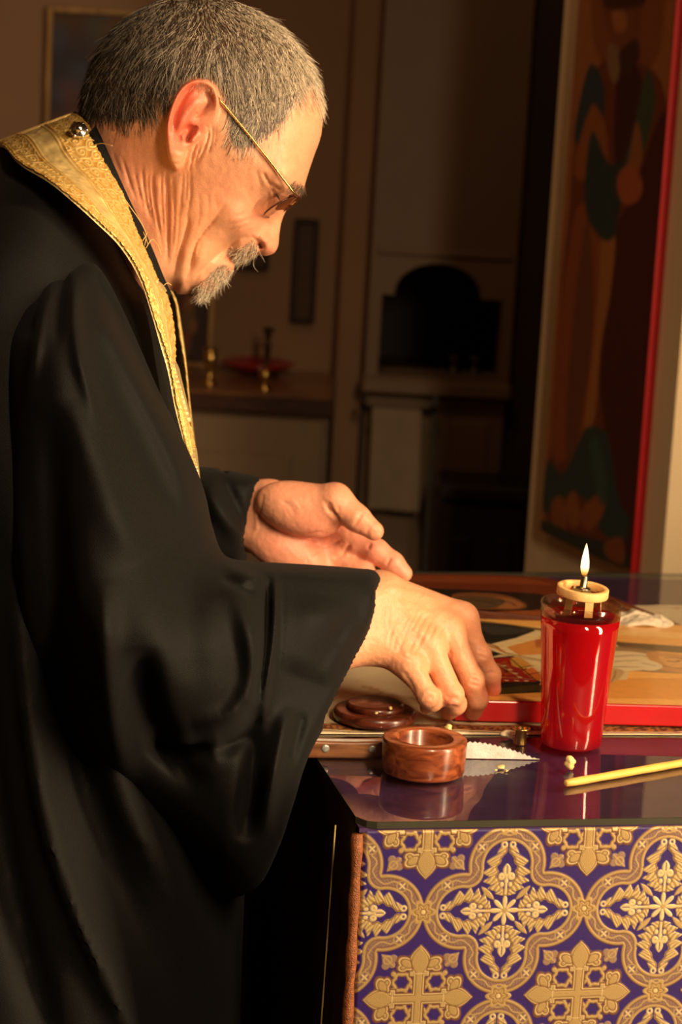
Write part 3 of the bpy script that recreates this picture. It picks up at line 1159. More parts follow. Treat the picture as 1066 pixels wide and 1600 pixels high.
def hand_colour(P, N, q, f, red=(), base=(218, 154, 116), seed=3):
    c = np.tile(srgb(*base), (len(P), 1))
    c *= (1 + 0.06 * vnoise(q[:, 0], q[:, 1], 9, seed) + 0.07 * vnoise(q[:, 0], q[:, 1], 22, seed + 1))[:, None]
    for x, y, r, col, a in red:
        w = a * np.exp(-(((q[:, 0] - x) ** 2 + (q[:, 1] - y) ** 2) / r ** 2))
        c = c * (1 - w[:, None]) + srgb(*col) * w[:, None]
    return c


# ---- right hand, closing over the near corner of the icon
RH = dict(
    idx=[J(722, 966, 1.900), J(750, 1024, 1.896), J(767, 1054, 1.902), J(771, 1077, 1.908)],
    mid=[J(700, 986, 1.880), J(738, 1062, 1.868), J(746, 1092, 1.876), J(740, 1112, 1.888)],
    rng=[J(668, 1006, 1.862), J(706, 1086, 1.852), J(712, 1100, 1.862), J(702, 1112, 1.878)],
    pky=[J(638, 1036, 1.848), J(669, 1088, 1.840), J(676, 1096, 1.850), J(668, 1104, 1.866)],
    thb=[J(660, 985, 1.915), J(700, 1040, 1.925), J(742, 1072, 1.925), J(762, 1092, 1.915)],
    wrist=J(588, 962, 1.868), elbow=J(300, 980, 1.81))
pr = []
pr += finger(RH['idx'], [0.0105, 0.0086, 0.0080, 0.0066])
pr += finger(RH['mid'], [0.0112, 0.0094, 0.0086, 0.0072])
pr += finger(RH['rng'], [0.0110, 0.0092, 0.0084, 0.0070])
pr += finger(RH['pky'], [0.0100, 0.0083, 0.0076, 0.0064])
pr += finger(RH['thb'], [0.0140, 0.0110, 0.0100, 0.0080], 0.006)
W0 = RH['wrist']
for nm, off, r0, r1 in (('idx', (0.004, 0.018, 0.014), 0.0170, 0.0125), ('mid', (0.002, 0.006, 0.007), 0.0185, 0.0128), ('rng', (0.0, -0.004, -0.004), 0.0185, 0.0126), ('pky', (-0.002, -0.010, -0.016), 0.0170, 0.0120)):
    pr.append(('c', W0 + np.array(off), RH[nm][0], r0, r1, 0.010))
    k1, k2 = RH[nm][1], RH[nm][0]
    pr.append(('c', k1 + (0, -0.0012, 0.001), k1 + (0, -0.0012, 0.001), 0.0088 if nm != 'pky' else 0.0078, 0.0085 if nm != 'pky' else 0.0078, 0.003))
pr.append(('c', W0 + (0.0, 0.006, 0.012), J(450, 965, 1.83), 0.0215, 0.030, 0.012))
pr.append(('c', W0 + (0.0, -0.004, -0.016), J(450, 1010, 1.825), 0.0200, 0.030, 0.012))
pr.append(('c', J(450, 985, 1.828), RH['elbow'], 0.036, 0.040, 0.012))
RH_P, RH_Q = sdf_mesh(pr, 0.008, 0.0013)
RH_REL = [
    # knuckle bumps and creases
    ([(735, 1062), (742, 1062), (750, 1066)], 2.2, -0.8), ([(732, 1069), (742, 1071), (751, 1073)], 2.2, -0.7), ([(738, 1050), (746, 1052)], 2.0, -0.5),
    ([(696, 1092), (706, 1090), (718, 1092)], 2.4, -0.9), ([(698, 1100), (708, 1098), (718, 1100)], 2.4, 0.8), ([(697, 1106), (708, 1105), (718, 1106)], 2.0, -0.7),
    ([(659, 1094), (670, 1090), (679, 1090)], 2.4, -0.7), ([(747, 1016), (755, 1017), (760, 1022)], 2.0, -0.7), ([(746, 1026), (754, 1026), (763, 1030)], 2.0, -0.6),
    ([(762, 1053), (770, 1051), (776, 1054)], 2.0, -0.6),
    # tendons and wrinkles on the back of the hand
    ([(655, 930), (680, 945), (700, 965)], 6, 0.5), ([(620, 950), (650, 980), (668, 1002)], 6, 0.6), ([(612, 975), (630, 1010), (640, 1032)], 6, 0.6),
    ([(600, 918), (640, 925), (690, 940)], 5, 0.6), ([(606, 930), (650, 940), (684, 962)], 5, -0.4),
    ([(668, 958), (658, 976), (648, 994)], 1.8, -0.45), ([(660, 954), (650, 972), (640, 990)], 1.8, -0.40), ([(652, 956), (641, 974), (632, 994)], 1.8, -0.45), ([(643, 956), (633, 974), (625, 994)], 1.8, -0.35),
    ([(676, 966), (666, 984), (656, 1004)], 1.8, -0.45), ([(684, 972), (676, 988), (666, 1008)], 1.8, -0.4), ([(664, 990), (656, 1006), (646, 1024)], 2.0, -0.5), ([(650, 996), (642, 1012), (636, 1030)], 1.8, -0.45),
    ([(694, 976), (686, 994), (678, 1012)], 1.8, -0.35), ([(636, 985), (628, 1004), (622, 1024)], 1.8, -0.45), ([(626, 980), (618, 998), (614, 1018)], 1.8, -0.4), ([(616, 976), (610, 994), (607, 1012)], 1.8, -0.35),
    ([(604, 936), (600, 960), (599, 988)], 1.8, -0.5), ([(611, 930), (608, 956), (607, 982)], 1.8, -0.4), ([(598, 930), (595, 950)], 1.8, -0.3), ([(620, 926), (617, 948)], 1.8, -0.3),
    ([(640, 1012), (650, 1018), (660, 1020)], 1.8, -0.3), ([(628, 1024), (638, 1030), (648, 1034)], 1.8, -0.3), ([(686, 1000), (694, 1008), (702, 1012)], 1.8, -0.3),
    ([(705, 950), (716, 945), (726, 950)], 4, 0.5), ([(700, 1000), (703, 1015), (705, 1028)], 2.4, -0.7), ([(656, 1042), (666, 1050), (672, 1060)], 2.6, -0.8),
    ([(630, 1050), (640, 1064), (650, 1086)], 3, -0.5), ([(724, 1004), (727, 1018), (730, 1032)], 2.4, -0.6),
]
RH_P, N_, q_, f_ = emboss(RH_P, RH_Q, RH_REL, 0.0016)
RH_C = hand_colour(RH_P, N_, q_, f_, [(740, 1066, 9, (212, 120, 92), 0.5), (707, 1095, 10, (214, 118, 94), 0.6), (670, 1096, 10, (212, 128, 98), 0.4), (772, 1082, 17, (206, 92, 80), 0.7),  # last spot here paints the oil lamp's red light onto the index fingertip
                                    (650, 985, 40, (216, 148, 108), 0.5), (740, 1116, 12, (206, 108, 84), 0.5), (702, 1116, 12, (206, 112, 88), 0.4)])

# ---- left hand, palm open towards the camera
YL = 2.035
LH = dict(
    idx=[J(545, 838, YL + 0.006), J(588, 861, YL - 0.002), J(614, 880, YL - 0.006), J(631, 896, YL - 0.006)],
    mid=[J(520, 866, YL + 0.010), J(566, 897, YL - 0.006), J(590, 920, YL - 0.014), J(604, 938, YL - 0.016)],
    rng=[J(495, 884, YL + 0.010), J(532, 922, YL - 0.010), J(552, 948, YL - 0.020), J(562, 964, YL - 0.022)],
    pky=[J(470, 894, YL + 0.008), J(494, 930, YL - 0.010), J(506, 948, YL - 0.018), J(512, 962, YL - 0.02)],
    thb=[J(462, 790, YL - 0.012), J(523, 783, YL - 0.022), J(558, 810, YL - 0.030), J(585, 830, YL - 0.034)],
    wrist=J(405, 806, YL + 0.010), elbow=J(250, 790, YL + 0.03))
pl = []
pl += finger(LH['idx'], [0.0120, 0.0104, 0.0094, 0.0076])
pl += finger(LH['mid'], [0.0120, 0.0104, 0.0094, 0.0078])
pl += finger(LH['rng'], [0.0115, 0.0098, 0.0090, 0.0074])
pl += finger(LH['pky'], [0.0105, 0.0086, 0.0078, 0.0066])
pl += [('c', LH['thb'][0], LH['thb'][1], 0.0165, 0.0150, 0.008), ('c', LH['thb'][1], LH['thb'][2], 0.0150, 0.0112, 0.005), ('c', LH['thb'][2], LH['thb'][3], 0.0112, 0.0082, 0.004)]
W1 = LH['wrist']
for nm, dz in (('idx', 0.014), ('mid', 0.004), ('rng', -0.008), ('pky', -0.017)):
    pl.append(('c', W1 + (0.012, 0.004, dz), LH[nm][0], 0.0165, 0.0125, 0.010))
pl.append(('e', J(468, 796, YL - 0.016), (0.038, 0.0225, 0.0195), axes(J(520, 815, YL) - J(430, 785, YL), (0, -1, 0.2))[:, [0, 1, 2]]))
pl.append(('e', J(448, 862, YL - 0.006), (0.036, 0.020, 0.017), axes(J(500, 885, YL) - J(420, 845, YL), (0, -1, 0.2))))
pl.append(('c', W1 + (0, 0, 0.010), J(300, 780, YL + 0.02), 0.0200, 0.027, 0.012))
pl.append(('c', W1 + (0, 0, -0.012), J(300, 815, YL + 0.02), 0.0195, 0.027, 0.012))
LH_P, LH_Q = sdf_mesh(pl, 0.008, 0.0014)
LH_REL = [
    ([(522, 838), (500, 832), (470, 838), (440, 834), (420, 812)], 3, -0.5),          # thenar crease
    ([(532, 832), (528, 812), (514, 796), (506, 780)], 3, -1.3), ([(524, 806), (518, 794), (512, 782)], 2.4, -1.0), ([(530, 800), (528, 790)], 2.4, -0.6), ([(518, 802), (510, 796)], 2.2, -0.7),
    ([(548, 846), (536, 866), (520, 872)], 3, -1.0), ([(536, 842), (515, 852), (490, 852)], 2.6, -0.9), ([(500, 858), (486, 870)], 2.2, -0.6), ([(480, 846), (486, 856)], 2.2, -0.5),
    ([(575, 858), (580, 848)], 2.4, -0.9), ([(604, 884), (611, 870)], 2.4, -0.9), ([(552, 822), (560, 812), (566, 800)], 2.4, -0.8), ([(572, 834), (578, 822)], 2.2, -0.5),
    ([(412, 770), (408, 790), (404, 815)], 2.6, -0.7), ([(402, 800), (400, 830)], 3, 0.8), ([(440, 782), (452, 790), (462, 806)], 2.6, -0.4), ([(450, 778), (464, 790), (472, 804)], 2.6, 0.3),
    ([(585, 816), (594, 826), (598, 832)], 2.6, 0.5),
]
LH_P, N_, q_, f_ = emboss(LH_P, LH_Q, LH_REL, 0.0016)
LH_C = hand_colour(LH_P, N_, q_, f_, [(490, 845, 40, (224, 130, 110), 0.6), (430, 850, 26, (222, 134, 112), 0.5), (580, 862, 34, (222, 128, 108), 0.5), (625, 888, 22, (222, 128, 110), 0.5),
                                    (470, 795, 30, (222, 150, 122), 0.5)], (222, 154, 122), 9)

# ---- trunk and upper arms under the robe
tr = [('c', at(150, 420, YH), at(60, 530, YH), 0.040, 0.055, 0.02),
      ('c', at(40, 530, YH - 0.12), at(40, 530, YH + 0.12), 0.045, 0.045, 0.03),
      ('c', at(55, 620, YH), at(50, 900, YH), 0.09, 0.10, 0.03),
      ('c', at(60, 690, YH - 0.03), at(60, 690, YH + 0.03), 0.08, 0.08, 0.03),
      ('c', at(80, 900, YH - 0.05), at(75, 1150, YH - 0.04), 0.12, 0.115, 0.05), ('c', at(80, 900, YH + 0.05), at(75, 1150, YH + 0.04), 0.12, 0.115, 0.05),
      ('c', at(45, 540, YH - 0.14), at(130, 900, 1.79), 0.042, 0.040, 0.02), ('c', at(130, 900, 1.79), at(420, 1000, 1.815), 0.042, 0.036, 0.02),
      ('c', at(45, 540, YH + 0.14), at(180, 760, 2.06), 0.042, 0.040, 0.02), ('c', at(180, 760, 2.06), at(330, 800, 2.052), 0.042, 0.032, 0.02)]
TR_P, TR_Q = sdf_mesh(tr, 0.03, 0.006, 0.03)
for s_ in (-1, 1):
    a_, b_ = at(75, 1150, YH + 0.09 * s_), np.array([at(90, 1150, YH)[0], YH + 0.11 * s_, 0.10])
    lg = [('c', a_, (a_ + b_) / 2 + (0.02, 0, 0.02), 0.088, 0.06, 0.03), ('c', (a_ + b_) / 2 + (0.02, 0, 0.02), b_, 0.058, 0.042, 0.03), ('c', b_ - (0.02, 0, 0.05), b_ + (0.16, 0, -0.06), 0.042, 0.032, 0.02)]
    p_, q_ = sdf_mesh(lg, 0.03, 0.008, 0.03)
    TR_Q = np.concatenate([TR_Q, q_ + len(TR_P)])
    TR_P = np.concatenate([TR_P, p_])
TR_C = np.tile(srgb(222, 166, 130), (len(TR_P), 1))
# ================================================================ the person: clothing
def world_poly(pts, Y):
    p = np.asarray(pts, float)
    w = at(p[:, 0], p[:, 1], Y)
    return w[:, [0, 2]]


TORSO_OUT = catmull(world_poly([
    (4, 226), (60, 206), (112, 200), (140, 225), (172, 290), (208, 372), (236, 440), (252, 485), (266, 560), (278, 622), (291, 682), (301, 735), (318, 830),
    (345, 930), (372, 1010), (392, 1080), (410, 1180), (416, 1300), (418, 1450), (420, 1700), (426, 2600), (430, 3560), (200, 3600), (-280, 3560),
    (-262, 2600), (-250, 1800), (-232, 1300), (-220, 900), (-200, 600), (-140, 420), (-60, 290)], YH), True, 5)
TORSO_W = [  # px, py, half width, rounding (m)
    (120, 205, .050, .03), (60, 215, .060, .03), (143, 240, .055, .03), (164, 280, .060, .03), (30, 262, .090, .04), (76, 290, .124, .04), (114, 320, .138, .04),
    (153, 352, .136, .04), (190, 390, .126, .04), (190, 320, .066, .03), (214, 370, .066, .03), (221, 440, .110, .03), (240, 490, .100, .03), (254, 540, .098, .03),
    (268, 590, .098, .03), (280, 640, .098, .03), (294, 700, .096, .03), (100, 400, .178, .06), (40, 400, .185, .08), (60, 470, .205, .09), (-40, 420, .18, .10), (-120, 520, .20, .12),
    (130, 560, .20, .08), (220, 560, .155, .05), (230, 700, .17, .06), (100, 800, .21, .10), (300, 850, .17, .08), (-100, 900, .21, .14), (330, 1000, .18, .08), (100, 1200, .23, .14),
    (380, 1200, .20, .10), (200, 1500, .25, .15), (-150, 1500, .24, .15), (380, 1600, .22, .10), (100, 2600, .30, .18), (380, 2600, .26, .12), (-200, 2600, .30, .18), (100, 3500, .33, .18), (400, 3500, .28, .12)]
TORSO_FOLDS = [
    ([(15, 740), (38, 1000), (72, 1250), (125, 1420), (205, 1600), (300, 1900)], 20, .020), ([(80, 760), (95, 1000), (122, 1200), (190, 1400), (280, 1600)], 24, -.018),
    ([(165, 960), (170, 1100), (198, 1230), (250, 1340), (330, 1500)], 24, .020), ([(222, 1060), (240, 1150), (300, 1290), (380, 1500)], 26, -.018),
    ([(-40, 900), (-20, 1200), (40, 1500), (100, 1700)], 26, -.018), ([(290, 1180), (330, 1300), (380, 1440)], 22, .016), ([(380, 1230), (400, 1400), (410, 1600)], 20, .016),
    ([(170, 400), (215, 490), (255, 590), (290, 700)], 12, .007), ([(182, 400), (228, 500), (266, 600)], 7, -.008), ([(150, 380), (196, 480), (240, 590), (280, 690)], 7, -.009),
    ([(30, 300), (80, 340), (140, 380)], 20, .004)]


def build_torso():
    st = 0.0055
    xs = np.arange(-0.50, 0.06, st)
    zs = np.arange(-0.015, 1.50, st)
    ys = np.arange(-2, 70) * st
    X, Z = np.meshgrid(xs, zs, indexing='ij')
    d = poly_sdf(X, Z, TORSO_OUT)
    cp = np.array(TORSO_W)
    w = at(cp[:, 0], cp[:, 1], YH)
    W, R = np.moveaxis(rbf(w[:, [0, 2]], cp[:, 2:], X, Z, 0.2), -1, 0)
    W, R = np.clip(W, .03, .36), np.clip(R, .02, .2)
    q2 = np.clip(1 - d / R, 0, None) ** 2
    h = W * np.sqrt(np.clip(1 - q2, 0, 1))
    q = to_px(np.stack([X, YH - h, np.maximum(Z, .02)], -1))
    D = strokes(q[..., 0], q[..., 1], TORSO_FOLDS) * np.clip(d / .03, 0, 1)
    F = (np.sqrt(((np.abs(ys)[None, None] - D[..., None]) / W[..., None]) ** 2 + q2[..., None]) - 1) * np.minimum(W, R)[..., None]
    full = np.concatenate([F[:, :, :2:-1], F[:, :, 2:]], 2).astype(np.float32)
    yy = YH - (-ys[-1] + st * np.arange(full.shape[2]))
    side = (X[..., None] - 0.027) * math.cos(math.radians(12.5)) + (yy[None, None] - 1.634) * math.sin(math.radians(12.5)) + .042
    full = np.maximum(full, np.where(Z[..., None] < 1.03, side, -1)).astype(np.float32)      # the skirt rests clear of the table's side
    P, Q = surface_nets(full, (xs[0], zs[0], -ys[-1]), st)
    P = relax(taubin(P, Q, 10), Q, 4, 0.5)
    return np.stack([P[:, 0], YH - P[:, 2], np.maximum(P[:, 1], 0.004)], 1), Q[:, ::-1] if False else Q


def build_sleeve(outline, ctrl, folds, ybounds, step=3.0, hollow=None, ystep=.003):
    """Cloth sleeve: near and far surfaces over an outline, with an open cuff."""
    o = catmull(outline, True, 6)
    lo, hi = o.min(0) - 12, o.max(0) + 12
    xs, ys = np.arange(lo[0], hi[0], step), np.arange(lo[1], hi[1], step)
    yd = np.arange(ybounds[0], ybounds[1], ystep)
    X, Y = np.meshgrid(xs, ys, indexing='ij')
    mpp = 0.00048
    d = poly_sdf(X, Y, o) * mpp
    c = np.array(ctrl, float)
    yn, yf, R = np.moveaxis(rbf(c[:, :2], c[:, 2:], X, Y), -1, 0)
    R = np.clip(R, .008, .09)
    yn = yn - strokes(X, Y, folds) * np.clip(d / .006, 0, 1)
    yc, H = (yn + yf) / 2, np.maximum((yf - yn) / 2, .012)
    q2 = np.clip(1 - d / R, 0, None) ** 2
    F = (np.sqrt(((yd[None, None] - yc[..., None]) / H[..., None]) ** 2 + q2[..., None]) - 1) * np.minimum(H, R)[..., None]
    if hollow is not None:
        di = poly_sdf(X, Y, hollow) * mpp
        Ri = np.minimum(R, .02)
        qi = np.clip(1 - di / Ri, 0, None) ** 2
        Hi = np.maximum(H - .009, .006)
        Fi = (np.sqrt(((yd[None, None] - yc[..., None]) / Hi[..., None]) ** 2 + qi[..., None]) - 1) * np.minimum(Hi, Ri)[..., None]
        F = np.maximum(F, -Fi)
    P, Q = surface_nets(F.astype(np.float32), (xs[0], ys[0], yd[0]), (step, step, ystep))
    P = relax(taubin(relax(P, Q, 3, 0.5), Q, 22), Q, 2, 0.5)
    return at(P[:, 0], P[:, 1], P[:, 2]), Q


NEAR_SLEEVE = [(-20, 560), (8, 480), (50, 436), (95, 418), (135, 410), (160, 424), (200, 500), (246, 605), (288, 690), (318, 762), (332, 822), (350, 866), (385, 876.5), (430, 879), (500, 883), (560, 888),
               (584, 891), (596, 906), (600, 936), (596, 966), (585, 998), (562, 1040), (522, 1110), (482, 1184), (458, 1260), (434, 1330), (398, 1390), (330, 1400), (240, 1330), (150, 1270), (60, 1180), (0, 1000), (-20, 800)]
NEAR_CTRL = [  # px, py, near Y, far Y, rounding
    (50, 450, 1.725, 1.86, .05), (130, 425, 1.765, 1.84, .025), (0, 600, 1.69, 1.9, .06), (150, 560, 1.70, 1.86, .05), (215, 560, 1.765, 1.86, .03), (40, 800, 1.675, 1.93, .07), (160, 800, 1.655, 1.9, .06),
    (290, 740, 1.755, 1.88, .03), (60, 1050, 1.69, 1.93, .07), (180, 1000, 1.635, 1.93, .06), (290, 960, 1.655, 1.92, .05), (335, 850, 1.75, 1.90, .025), (375, 900, 1.715, 1.92, .02), (330, 1060, 1.650, 1.90, .04),
    (395, 1060, 1.690, 1.88, .03), (240, 1180, 1.690, 1.90, .05), (120, 1230, 1.72, 1.93, .05), (250, 1320, 1.74, 1.92, .05), (385, 1150, 1.695, 1.80, .03), (380, 1340, 1.70, 1.80, .05), (330, 1380, 1.74, 1.84, .05),
    (430, 886, 1.755, 1.93, .012), (430, 950, 1.722, 1.93, .012), (500, 890, 1.775, 1.93, .012), (585, 896, 1.815, 1.925, .010), (598, 940, 1.800, 1.925, .010), (510, 960, 1.745, 1.925, .012), (585, 1000, 1.792, 1.91, .010),
    (530, 1070, 1.755, 1.85, .010), (480, 1170, 1.720, 1.768, .010), (440, 1060, 1.715, 1.88, .014), (430, 1200, 1.695, 1.765, .02), (440, 1290, 1.705, 1.76, .02)]
NEAR_FOLDS = [
    ([(15, 700), (38, 1000), (60, 1160)], 20, .014), ([(78, 620), (90, 900), (108, 1120)], 26, -.020),
    ([(160, 900), (160, 1010), (172, 1120), (200, 1230)], 24, .018), ([(222, 1010), (226, 1080), (256, 1160), (320, 1240)], 22, -.022), ([(306, 880), (292, 960), (300, 1030), (336, 1085)], 36, -.010),
    ([(366, 905), (392, 985), (398, 1062), (366, 1120), (300, 1140)], 22, .024), ([(340, 1160), (280, 1172), (230, 1150)], 18, -.022), ([(404, 1100), (380, 1146), (330, 1172)], 18, -.016),
    ([(350, 880), (376, 892), (404, 906)], 9, .010), ([(345, 900), (372, 915), (400, 930)], 8, -.008), ([(418, 893), (417, 960), (410, 1040), (398, 1110)], 8, -.015), ([(429, 886), (428, 990), (418, 1070), (408, 1140)], 6, .007), ([(437, 890), (436, 990), (426, 1080)], 2.2, -.0022),
    ([(443, 890), (442, 990), (432, 1080)], 2.2, -.0018), ([(500, 930), (490, 1000), (470, 1060)], 40, .008), ([(452, 1100), (430, 1200), (412, 1310)], 13, .014), ([(400, 1140), (392, 1230), (380, 1320)], 16, -.016), ([(474, 1110), (452, 1200)], 9, -.006),
    ([(560, 960), (530, 1020), (500, 1070)], 10, .004), ([(572, 930), (540, 985), (520, 1010)], 12, -.004), ([(590, 960), (572, 1004), (530, 1074), (486, 1156)], 2.2, -.0016),
    ([(588, 905), (590, 940), (586, 970)], 2.0, -.0014),
    ([(90, 430), (72, 470), (58, 530), (40, 640)], 11, .008), ([(106, 424), (96, 470), (88, 540)], 7, -.008), ([(122, 420), (116, 470), (126, 560), (160, 680)], 12, .010), ([(74, 436), (54, 480), (40, 530)], 7, -.007),
    ([(146, 416), (180, 475), (228, 570), (270, 662)], 9, -.016), ([(150, 470), (200, 570), (262, 690), (306, 800)], 18, .016), ([(140, 520), (190, 640), (250, 760), (300, 860)], 24, -.010), ([(110, 620), (170, 760), (220, 880)], 34, .012)]
NEAR_HOLLOW = catmull([(470, 902), (560, 908), (640, 912), (670, 960), (630, 1060), (570, 1110), (520, 1140), (500, 1130), (490, 1080), (470, 1020)], True, 4)

FAR_SLEEVE = [(262, 720), (300, 728), (335, 731), (372, 738), (408, 747), (407, 762), (398, 806), (392, 840), (387, 870), (372, 882), (330, 884), (270, 880), (230, 820)]
FAR_CTRL = [(300, 735, 2.005, 2.10, .016), (400, 752, 2.015, 2.10, .008), (390, 850, 2.005, 2.09, .008), (350, 800, 1.985, 2.10, .014), (260, 800, 1.97, 2.11, .03), (300, 870, 1.99, 2.09, .02), (330, 840, 1.985, 2.1, .014)]
FAR_FOLDS = [([(320, 745), (345, 800), (380, 850)], 14, .010), ([(345, 738), (370, 790), (392, 830)], 9, -.008), ([(290, 750), (320, 830)], 10, -.01), ([(396, 752), (386, 810), (378, 866)], 2.2, -.0018)]
FAR_HOLLOW = catmull([(340, 740), (372, 745), (440, 755), (450, 800), (420, 866), (380, 868), (340, 872)], True, 4)


def ribbon(inner, outer, zi, zo, nu, nv, thick, relief=None, yc=YH, sub=8):
    """A strip of cloth between two traced edges; z is its offset towards the camera."""
    A = catmull([(*p, z * 1000) for p, z in zip(inner, zi)], False, sub)
    B = catmull([(*p, z * 1000) for p, z in zip(outer, zo)], False, sub)

    def even(c):
        s = np.concatenate([[0], np.cumsum(np.linalg.norm(np.diff(c, axis=0), axis=1))])
        return np.stack([np.interp(np.linspace(0, s[-1], nu), s, c[:, k]) for k in range(c.shape[1])], 1), s[-1]
    A, la = even(A)
    B, lb = even(B)
    v = np.linspace(0, 1, nv)[None, :, None]
    M = A[:, None] * (1 - v) + B[:, None] * v
    bulge = 0.010 * np.sin(math.pi * v[..., 0]) * 0.6
    Pw = at(M[..., 0], M[..., 1], yc - M[..., 2] / 1000 - bulge)
    u = np.linspace(0, la * SPX, nu)[:, None] * np.ones((1, nv))
    vv = v[..., 0] * np.ones((nu, 1))
    wid = np.linalg.norm(Pw[:, 0] - Pw[:, -1], axis=1)[:, None]
    du, dv = np.gradient(Pw, axis=0), np.gradient(Pw, axis=1)
    N = np.cross(du, dv)
    N /= np.linalg.norm(N, axis=-1, keepdims=True) + 1e-12
    N = np.where((N[..., 1:2] > 0), -N, N)
    h, col = relief(u, vv, vv * wid) if relief else (np.zeros(u.shape), None)
    top = Pw + N * h[..., None]
    bot = Pw - N * thick
    n = nu * nv
    Qt = grid_faces(nu, nv)
    rim = np.concatenate([np.arange(nv), np.arange(1, nu) * nv + nv - 1, (nu - 1) * nv + np.arange(nv - 2, -1, -1), np.arange(nu - 2, 0, -1) * nv])
    r2 = np.roll(rim, -1)
    Q = np.concatenate([Qt, Qt[:, ::-1] + n, np.stack([rim, r2, r2 + n, rim + n], 1)[:, ::-1]])
    P = np.concatenate([top.reshape(-1, 3), bot.reshape(-1, 3)])
    if col is not None:
        cb = np.tile(srgb(196, 172, 120), (n, 1))
        col = np.concatenate([col.reshape(-1, 3), cb])
    return P, Q, col


def spirals(u, w, cell):
    """Running scroll work: alternate left and right curls on a lattice, 0..1."""
    i, j = np.floor(u / cell), np.floor(w / cell)
    odd = ((i + j) % 2) * 2 - 1
    x, y = (u / cell - i - 0.5), (w / cell - j - 0.5)
    r = np.hypot(x, y)
    a = np.arctan2(y, x) * odd
    s = 0.5 + 0.5 * np.cos(2 * math.pi * r / 0.26 - a)
    s *= sstep(0.56, 0.46, r)
    link_ = np.exp(-((np.abs(x) + np.abs(y) - 0.62) / 0.05) ** 2)
    return np.clip(np.maximum(s, 0.8 * link_), 0, 1)


def stole_relief(u, v, w):
    border = np.maximum(sstep(0.40, 0.37, v), sstep(0.70, 0.73, v))
    sp = spirals(u + 0.003 * np.sin(w * 300), w, 0.0105)
    ropes = np.zeros(u.shape)
    for c in (0.03, 0.385, 0.43, 0.685, 0.725, 0.97):
        ropes = np.maximum(ropes, np.exp(-((v - c) / 0.012) ** 2))
    tw = 0.5 + 0.5 * np.sin(u * 2600 + v * 300)
    h = 0.0007 * border * sp + ropes * (0.0006 + 0.0003 * tw)
    n = vnoise(u * 1000, w * 1000, 9, 31) + 0.6 * vnoise(u * 1000, w * 1000, 3.5, 32)
    h = h + (1 - border) * 0.0006 * n + 0.0012 * vnoise(u * 1000, w * 1000, 30, 33)
    base = srgb(206, 156, 70)
    hi = srgb(238, 208, 136)
    mid = srgb(228, 198, 130)
    c = base[None, None] * (1 - (border * sp)[..., None]) + hi[None, None] * (border * sp)[..., None]
    m = (1 - border)[..., None]
    c = c * (1 - m) + (mid[None, None] * (1 + 0.16 * n[..., None])) * m
    t = (ropes * 0.7)[..., None]
    c = c * (1 - t) + srgb(206, 150, 58)[None, None] * t
    return h, np.clip(c, 0, 1)


ST_IN = [(118, 178), (124, 181), (143, 203), (164, 253), (191, 303), (213, 356), (229, 394), (248, 440), (262, 467), (269, 505), (275, 570), (286, 619), (299, 676), (307, 733), (312, 790)]
ST_IZ = [.0, .022, .048, .068, .076, .076, .073, .068, .066, .066, .068, .072, .078, .084, .088]
ST_OUT = [(-6, 225), (8, 229), (30, 253), (76, 280), (114, 310), (152, 344), (191, 383), (221, 432), (240, 486), (254, 535), (267, 581), (278, 638), (294, 699), (304, 730), (310, 786)]
ST_OZ = [.0, .05, .106, .140, .152, .150, .140, .126, .116, .113, .113, .113, .111, .106, .104]
# the half that hangs down the far side of the chest
SF_IN = [(118, 178), (124, 181), (143, 203), (164, 253), (191, 303), (213, 356), (232, 400), (254, 440), (272, 466), (281, 512), (289, 577), (294, 630), (301, 684), (307, 730), (312, 790)]
SF_OUT = [(-6, 225), (8, 229), (30, 253), (76, 280), (114, 310), (152, 344), (191, 383), (226, 432), (252, 474), (266, 512), (274, 577), (282, 627), (295, 684), (303, 730), (309, 786)]
SKIN = painted('skin', 0.42, bump=0.22, bscale=900, spec=0.4, sss=0.1)
PERSON = empty('person', (float(at(80, 1150, YH)[0]), YH, 0.0))
tag(PERSON, 'grey-haired bearded priest in black robe and gold stole bending over the icon', 'person')
bv, bq, bc, off = [], [], [], 0
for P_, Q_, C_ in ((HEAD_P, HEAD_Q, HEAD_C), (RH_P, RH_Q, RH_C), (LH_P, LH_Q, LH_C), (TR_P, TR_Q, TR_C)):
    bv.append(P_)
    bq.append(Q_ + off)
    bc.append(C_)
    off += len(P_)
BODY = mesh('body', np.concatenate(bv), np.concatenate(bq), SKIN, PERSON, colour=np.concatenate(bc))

# ---- robe
BLACK = plain('black_wool', (0.0046, 0.0043, 0.0038), 0.66, noise=0.25, scale=600, bump=0.25, bscale=1400, sheen=0.022, spec=0.15)
P_, Q_ = build_torso()
ROBE = mesh('robe', P_, Q_, BLACK, PERSON)
P_, Q_ = build_sleeve(NEAR_SLEEVE, NEAR_CTRL, NEAR_FOLDS, (1.60, 1.97), 2.2, NEAR_HOLLOW, .0028)
tag(mesh('sleeve', P_, Q_, BLACK, ROBE), 'wide black sleeve hanging open over the near wrist')
P_, Q_ = build_sleeve(FAR_SLEEVE, FAR_CTRL, FAR_FOLDS, (1.94, 2.14), 3.0, FAR_HOLLOW, .003)
tag(mesh('sleeve', P_, Q_, BLACK, ROBE), 'short black cuff of the far arm')

